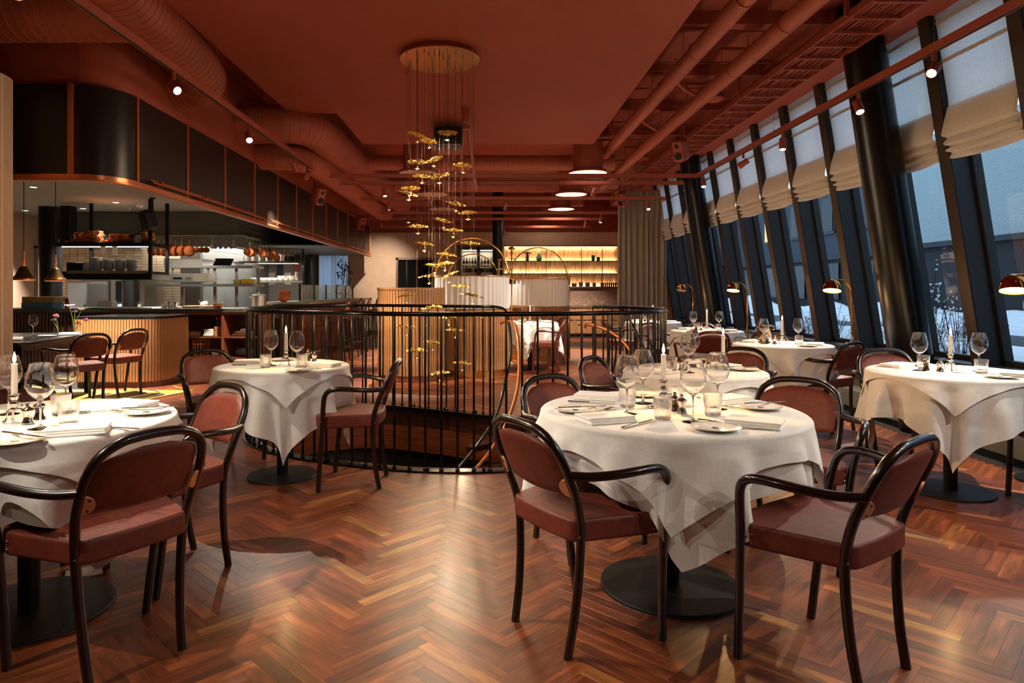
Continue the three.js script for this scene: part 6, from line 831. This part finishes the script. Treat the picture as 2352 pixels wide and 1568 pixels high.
  for (const [x, r, h, l] of [[2.22, 0.06, 0.16, 'dark vase on the lowest lit shelf'], [2.42, 0.075, 0.09, 'low dark pot next to the vase on the lowest lit shelf'], [2.6, 0.06, 0.12, 'dark pot behind the upright on the lowest lit shelf'], [2.78, 0.065, 0.11, 'dark round pot on the lowest lit shelf'], [2.96, 0.05, 0.1, 'narrow dark pot on the lowest lit shelf']]) single('dark_pot', lathe([[0, 0], [r * 0.8, 0], [r, h * 0.5], [r * 0.85, h], [r * 0.75, h], [r * 0.7, 0.01]], 20), std('#3a2416', 0.6), l, 'pot', V(x, 1.361, 18.22));
  for (let i = 0; i < 9; i++) single('red_tumbler', lathe([[0, 0], [0.022, 0], [0.026, 0.1], [0.023, 0.1], [0.018, 0.01]], 14), std('#4a1a14', 0.3), 'dark red tumbler at the curtain end of the lowest lit shelf', 'tumbler', V(3.15 + i * 0.055, 1.361, 18.22), 'dark red tumblers on the lit shelf');
}
// wine cabinet with bottles
{
  const t = thing('wine_cabinet', 'black framed lit wine cabinet in the ribbed wall', 'wine cabinet'); mesh('frame', [slab(-0.68, -0.62, 0, 2.42, 18.1, 18.4), slab(0.24, 0.30, 0, 2.42, 18.1, 18.4), slab(-0.68, 0.30, 2.34, 2.42, 18.1, 18.4), slab(-0.20, -0.13, 0, 2.42, 18.1, 18.4), slab(-0.68, 0.3, 0, 0.9, 18.1, 18.4)], M.black, t); mesh('surround', [slab(-0.74, -0.68, 0, 2.48, 18.12, 18.4), slab(-0.74, 0.36, 2.42, 2.48, 18.12, 18.4)], M.mahog, t);
  mesh('back_panel', slab(-0.62, 0.24, 0.9, 2.34, 18.39, 18.41), std('#a09a8c', 0.6), t); mesh('light_strip', slab(-0.6, -0.22, 2.325, 2.335, 18.2, 18.25), M.lampGlow, t); mesh('light_strip', slab(-0.11, 0.22, 2.325, 2.335, 18.2, 18.25), M.lampGlow, t); area(V(-0.2, 2.31, 18.25), V(-0.2, 0, 18.25), 0.8, 0.1, 12);
  for (const y of [1.86, 1.62, 1.4]) mesh('shelf', slab(-0.62, 0.24, y, y + 0.012, 18.15, 18.4), M.steel, t);
  const bg = lathe([[0, 0], [0.032, 0], [0.034, 0.01], [0.034, 0.15], [0.012, 0.2], [0.012, 0.26], [0, 0.262]], 14); const mats = [phy('#101a10', 0.15), phy('#1a0f0a', 0.15), phy('#8a6a20', 0.15)]; let k = 0;
  for (const [y, n, x0, dx] of [[1.872, 5, -0.56, 0.078], [1.632, 5, -0.56, 0.078], [1.632, 4, -0.07, 0.082], [1.872, 4, -0.07, 0.082]]) for (let i = 0; i < n; i++) { const b = thing('wine_bottle', y > 1.8 ? 'wine bottle on the upper shelf of the lit wine cabinet' : 'wine bottle on the lower shelf of the lit wine cabinet', 'bottle', V(x0 + i * dx, y, 18.25), 0, 'bottles in the wine cabinet'); mesh('glass_body', bg, mats[k++ % 3], b); mesh('label', cyl(0.0345, 0.0345, 0.06, 0, 0.075, 0, 14), std('#d8ccb0', 0.8), b); }
}
single('round_column', cyl(0.135, 0.135, 3.78, 0, 1.89, 0, 32), M.black, 'straight black round column between the wine cabinet and the lit shelves', 'column', V(0.33, 0, 16.7));
// long beige curtain
{
  const P = [], U = [], I = [], N = 220, W = 1.02; for (let i = 0; i <= N; i++) { const u = i / N; for (let j = 0; j <= 10; j++) { const k = j / 10, f = 0.055 * Math.sin(u * 2 * PI * 9 + 0.8 * Math.sin(u * 9)) * (0.75 + 0.25 * k); P.push((u - 0.5) * W + 0.008 * Math.sin(k * 6 + u * 40), 3.30 * (1 - k) + 0.012, f); U.push(u * W * 1.8, k * 3.3); } } for (let i = 0; i < N; i++) for (let j = 0; j < 10; j++) { const a = i * 11 + j, b = a + 11; I.push(a, a + 1, b, b, a + 1, b + 1); } const g = new THREE.BufferGeometry(); g.setAttribute('position', new THREE.Float32BufferAttribute(P, 3)); g.setAttribute('uv', new THREE.Float32BufferAttribute(U, 2)); g.setIndex(I); g.computeVertexNormals();
  single('long_curtain', g, M.curtain, 'floor length beige curtain gathered in deep folds at the last window', 'curtain', V(3.28, 0, 14.05)); single('curtain_rail', box(1.3, 0.03, 0.05), M.redMetal, 'short red ceiling rail holding the beige curtain', 'rail', V(3.2, 3.33, 14.05));
}
// far rug by the bar cabinet
single('entrance_mat', slab(1.25, 3.0, 0.001, 0.012, 14.6, 16.2), std('#7a6350', 0.95, 0, { bumpMap: rep(fineNoise, 12, 12), bumpScale: 0.003 }), 'brown floor mat in front of the oak bar cabinet', 'mat');
// ---------- arc floor lamps by the windows ----------
for (const [x, d, on, lab] of [[3.66, 4.42, 1, 'brass arc floor lamp with a big dome shade at the near window table'], [3.60, 6.62, 1, 'brass arc floor lamp with a dome shade behind the ice bucket table'], [3.60, 9.25, 1, 'brass arc floor lamp with a lit dome shade between the window tables'], [3.55, 11.5, 0, 'brass arc floor lamp with a small unlit shade beside the far slanted column']]) {
  const t = thing('arc_floor_lamp', lab, 'floor lamp', V(x, 0, d)); mesh('base', lathe([[0, 0.02], [0.15, 0.018], [0.155, 0.012], [0.155, 0]], 36), std('#1c2024', 0.3, 0.5), t); mesh('pole', tube([v3(0, 0.01, 0), v3(0, 0.6, 0), v3(0, 1.2, 0), v3(-0.015, 1.28, 0), v3(-0.06, 1.34, 0), v3(-0.13, 1.355, 0), v3(-0.17, 1.345, 0)], 0.008, 50, 8, false, 0.4), M.brassRed, t);
  const sh = lathe([[0.008, 0.082], [0.03, 0.08], [0.058, 0.066], [0.076, 0.04], [0.083, 0.01], [0.085, -0.03], [0.083, -0.03], [0.081, 0.01], [0.074, 0.038], [0.055, 0.062], [0.0, 0.076]], 36); sh.rotateZ(-0.18); sh.rotateX(-0.24); mesh('shade', T(sh, -0.19, 1.275, 0), M.brassRed, t);
  const df = cyl(0.079, 0.079, 0.003, 0, -0.02, 0, 28); df.rotateZ(-0.18); df.rotateX(-0.24); mesh('diffuser', T(df, -0.19, 1.275, 0), on ? std('#000', 1, 0, { emissive: new THREE.Color(1, 0.82, 0.52), emissiveIntensity: 6 }) : std('#b09a7a', 0.6), t); mesh('cord', tube([v3(0, 0.012, -0.02), v3(0.08, 0.01, -0.25), v3(0.05, 0.01, -0.4)], 0.004, 16, 5), M.black, t);
  if (on) spot(V(x - 0.195, 1.245, d), V(x - 0.33, 0, d), 5, 1.1, WARM, 0.5, 0.6);
}
// ---------- roman blinds ----------
{
  const bm = phy('#faf7f2', 1, 0, { transmission: 0.72, thickness: 0, map: rep(linen, 2, 2), side: THREE.DoubleSide }), batten = std('#c9b79d', 0.9);
  const prof = [[3.47, 0.05], [3.40, 0.05], [3.395, 0.035], [3.385, 0.05], [3.10, 0.05], [3.095, 0.03], [3.083, 0.05], [2.80, 0.05], [2.735, 0.045], [2.725, 0.035], [2.60, -0.02], [2.50, -0.055], [2.488, -0.045], [2.475, 0.0], [2.47, -0.005], [2.43, -0.05], [2.418, -0.04], [2.41, 0.005], [2.40, 0.0], [2.375, -0.035], [2.366, -0.025], [2.362, 0.01], [2.352, 0.005], [2.33, -0.012], [2.31, -0.015]];
  const cat = prof.map(p => new THREE.Vector2(p[0], p[1]));
  MZ.forEach((d, bi) => {
    if (bi >= MZ.length - 1 || d < 2.5) return; const P = [], U = [], I = [], N = 22, D0 = d + 0.13, D1 = d + 0.88, m = cat.length; const ph = rnd() * 6;
    for (let i = 0; i <= N; i++) { const u = i / N; for (let j = 0; j < m; j++) { const sag = (j > 9 ? 0.02 * Math.sin(u * PI) * (j - 9) / (m - 9) : 0), w = j > 9 ? 0.006 * Math.sin(u * 9 + j + ph) : 0.003 * Math.sin(u * 14 + ph), y = cat[j].x - sag, x = winX(y) + cat[j].y + w; P.push(x, y, -(D0 + (D1 - D0) * u)); U.push(u * 0.75, y); } }
    for (let i = 0; i < N; i++) for (let j = 0; j < m - 1; j++) { const a = i * m + j, b = a + m; I.push(a, a + 1, b, b, a + 1, b + 1); }
    const g = new THREE.BufferGeometry(); g.setAttribute('position', new THREE.Float32BufferAttribute(P, 3)); g.setAttribute('uv', new THREE.Float32BufferAttribute(U, 2)); g.setIndex(I); g.computeVertexNormals();
    const t = thing('roman_blind', 'off-white roman blind gathered in folds high in a slanted window bay', 'blind', V(0, 0, 0), 0, 'roman blinds in the slanted windows'); mesh('fabric', g, bm, t);
    // lining of the gathered folds, three more layers of the same cloth
    const g2 = g.clone(), p = g2.attributes.position; for (let i = 0; i < p.count; i++) { const j = i % m; if (j < 9) { p.setY(i, 2.73); p.setX(i, winX(2.73) + 0.055); } else p.setX(i, p.getX(i) + 0.014 + 0.03 * Math.max(0, 1 - Math.abs(j - 17) / 9)); } mesh('folded_lining', g2, std('#e0d6c8', 0.95, 0, { side: THREE.DoubleSide }), t);
    for (const y of [3.39, 3.09]) mesh('batten', slab(winX(y) + 0.052, winX(y) + 0.06, y - 0.012, y + 0.012, D0 + 0.01, D1 - 0.01), batten, t);
  });
}
// ---------- outside: snowy street at dusk ----------
{
  const snow = std('#e9ecef', 0.9, 0, { bumpMap: rep(fineNoise, 1, 1), bumpScale: 0.02 }), earth = std('#4a4844', 0.9, 0, { bumpMap: rep(fineNoise, 1, 1), bumpScale: 0.02 });
  const ridge = (x0, x1, y0, hh, k) => { const g = new THREE.PlaneGeometry(x1 - x0, 80, 14, 160); g.rotateX(-PI / 2); const p = g.attributes.position; for (let i = 0; i < p.count; i++) { const u = (p.getX(i) + (x1 - x0) / 2) / (x1 - x0), z = p.getZ(i) - 25, w = 0.5 + 0.7 * n3(z * 0.6 + 200 + k, k); p.setXYZ(i, x0 + u * (x1 - x0) + 0.12 * n3(z * 0.8 + 100, k * 3), y0 - 0.05 + hh * w * Math.sin(u * PI) + 0.05 * n3(u * 9 + 5, z * 3 + 300), z); } g.computeVertexNormals(); const o = mesh('snow_bank', g, snow); o.userData = { kind: 'structure', label: 'low bank of snow along the street outside the windows' }; };
  const g = new THREE.PlaneGeometry(40, 90, 20, 20); g.rotateX(-PI / 2); T(g, 25, 0.22, -25); const s = mesh('street_ground', uvm(g), earth); s.userData = { kind: 'structure', label: 'dark ground outside the windows' };
  ridge(4.7, 5.7, 0.2, 0.22, 1); ridge(7.2, 8.2, 0.25, 0.3, 2); ridge(11.2, 12.4, 0.3, 0.7, 3);
  const road = std('#3a3d42', 0.6); struct('road', slab(8.2, 11.2, 0.2, 0.3, -20, 65), road, 'dark wet street with tram tracks beyond the windows'); for (let i = 0; i < 4; i++) { const o = mesh('trim_rail', slab(8.7 + i * 0.6, 8.75 + i * 0.6, 0.29, 0.315, -20, 65), M.steelDull); o.userData = { kind: 'structure', label: 'tram rail in the street' }; }
  const bld = (x, d0, d1, y1, wallC, band, lab, lit, cols) => { const t = thing('street_building', lab, 'building', V(x, 0, d0)); const L = d1 - d0, w = std(wallC, 0.8, 0, { bumpMap: rep(fineNoise, 0.4, 0.4), bumpScale: 0.02 }); mesh('wall', box(1, y1 - 2.5, L, 0.5, (y1 + 2.5) / 2, -L / 2), w, t); mesh('plinth', box(1, 2.3, L, 0.56, 1.35, -L / 2), std(band, 0.7), t); mesh('cornice', box(1.1, 0.14, L, 0.45, 2.52, -L / 2), std('#20252b', 0.6), t);
    for (let i = 0; i < cols; i++) { const z = -(i + 0.5) * L / cols; mesh('door_opening', box(0.1, 1.4, L / cols * 0.5, 0.04, 1.6, z), M.blackGloss, t); for (let f = 0; f < 1; f++) { const b = mesh('window', box(0.12, 1.5, 1.0, -0.01, 4.2 + f * 2.8, z), M.black, t); mesh('pane', box(0.05, 1.3, 0.8, -0.07, 4.2 + f * 2.8, z), lit && (i * 3 + f) % 4 === 1 ? std('#000', 1, 0, { emissive: new THREE.Color(1, 0.75, 0.4), emissiveIntensity: 0.8 }) : M.blackGloss, b); } } };
  bld(12.5, -10, 21.8, 5.6, '#a4b0b0', '#15191d', 'pale plastered building across the snowy street', false, 0);
  bld(13.5, 22.3, 36, 5.2, '#3a444d', '#121518', 'dark grey building farther along the street', true, 5);
  bld(12.8, 36.6, 60, 5.4, '#4a3a36', '#141314', 'brown building at the far end of the street', true, 6);
  for (let i = 0; i < 10; i++) { const d = [3.6, 4.9, 5.9, 7.0, 7.9, 8.9, 9.8, 10.8, 11.9, 13.2][i], h = [0.9, 1.5, 0.8, 1.0, 1.3, 0.7, 0.9, 0.8, 0.6, 0.5][i], t = thing('frosted_shrub', 'snow dusted leafless shrub just outside the slanted windows', 'shrub', V(4.95 + 0.25 * (i % 3), 0.35, d), rnd() * 6, 'frosted shrubs outside the windows'); const tw = [], fl = []; for (let k = 0; k < 46; k++) { const a = rnd() * 6.28, r = rr(0.05, 0.42), y = h * rr(0.25, 1) * (1 - r * 0.8), q = v3(r * Math.cos(a), y, r * Math.sin(a)); tw.push(bar(v3(q.x * 0.25, 0, q.z * 0.25), q, 0.004, 4)); for (let m = 0; m < 9; m++) { const f = rr(0.35, 1.05), s = rr(0.008, 0.02), b = new THREE.OctahedronGeometry(s, 0); fl.push(T(b, q.x * f + rr(-0.04, 0.04), y * f + rr(-0.02, 0.03), q.z * f + rr(-0.04, 0.04))); } } mesh('twigs', tw, std('#2a2a2c', 0.8), t); const f = mesh('frost', fl, std('#e4ebf2', 0.8), t); f.userData.kind = 'stuff'; }
}
// ---------- shadows on, draw ----------
scene.traverse(o => { if (o.isMesh) { o.castShadow = true; o.receiveShadow = true; } });
renderer.render(scene, camera);
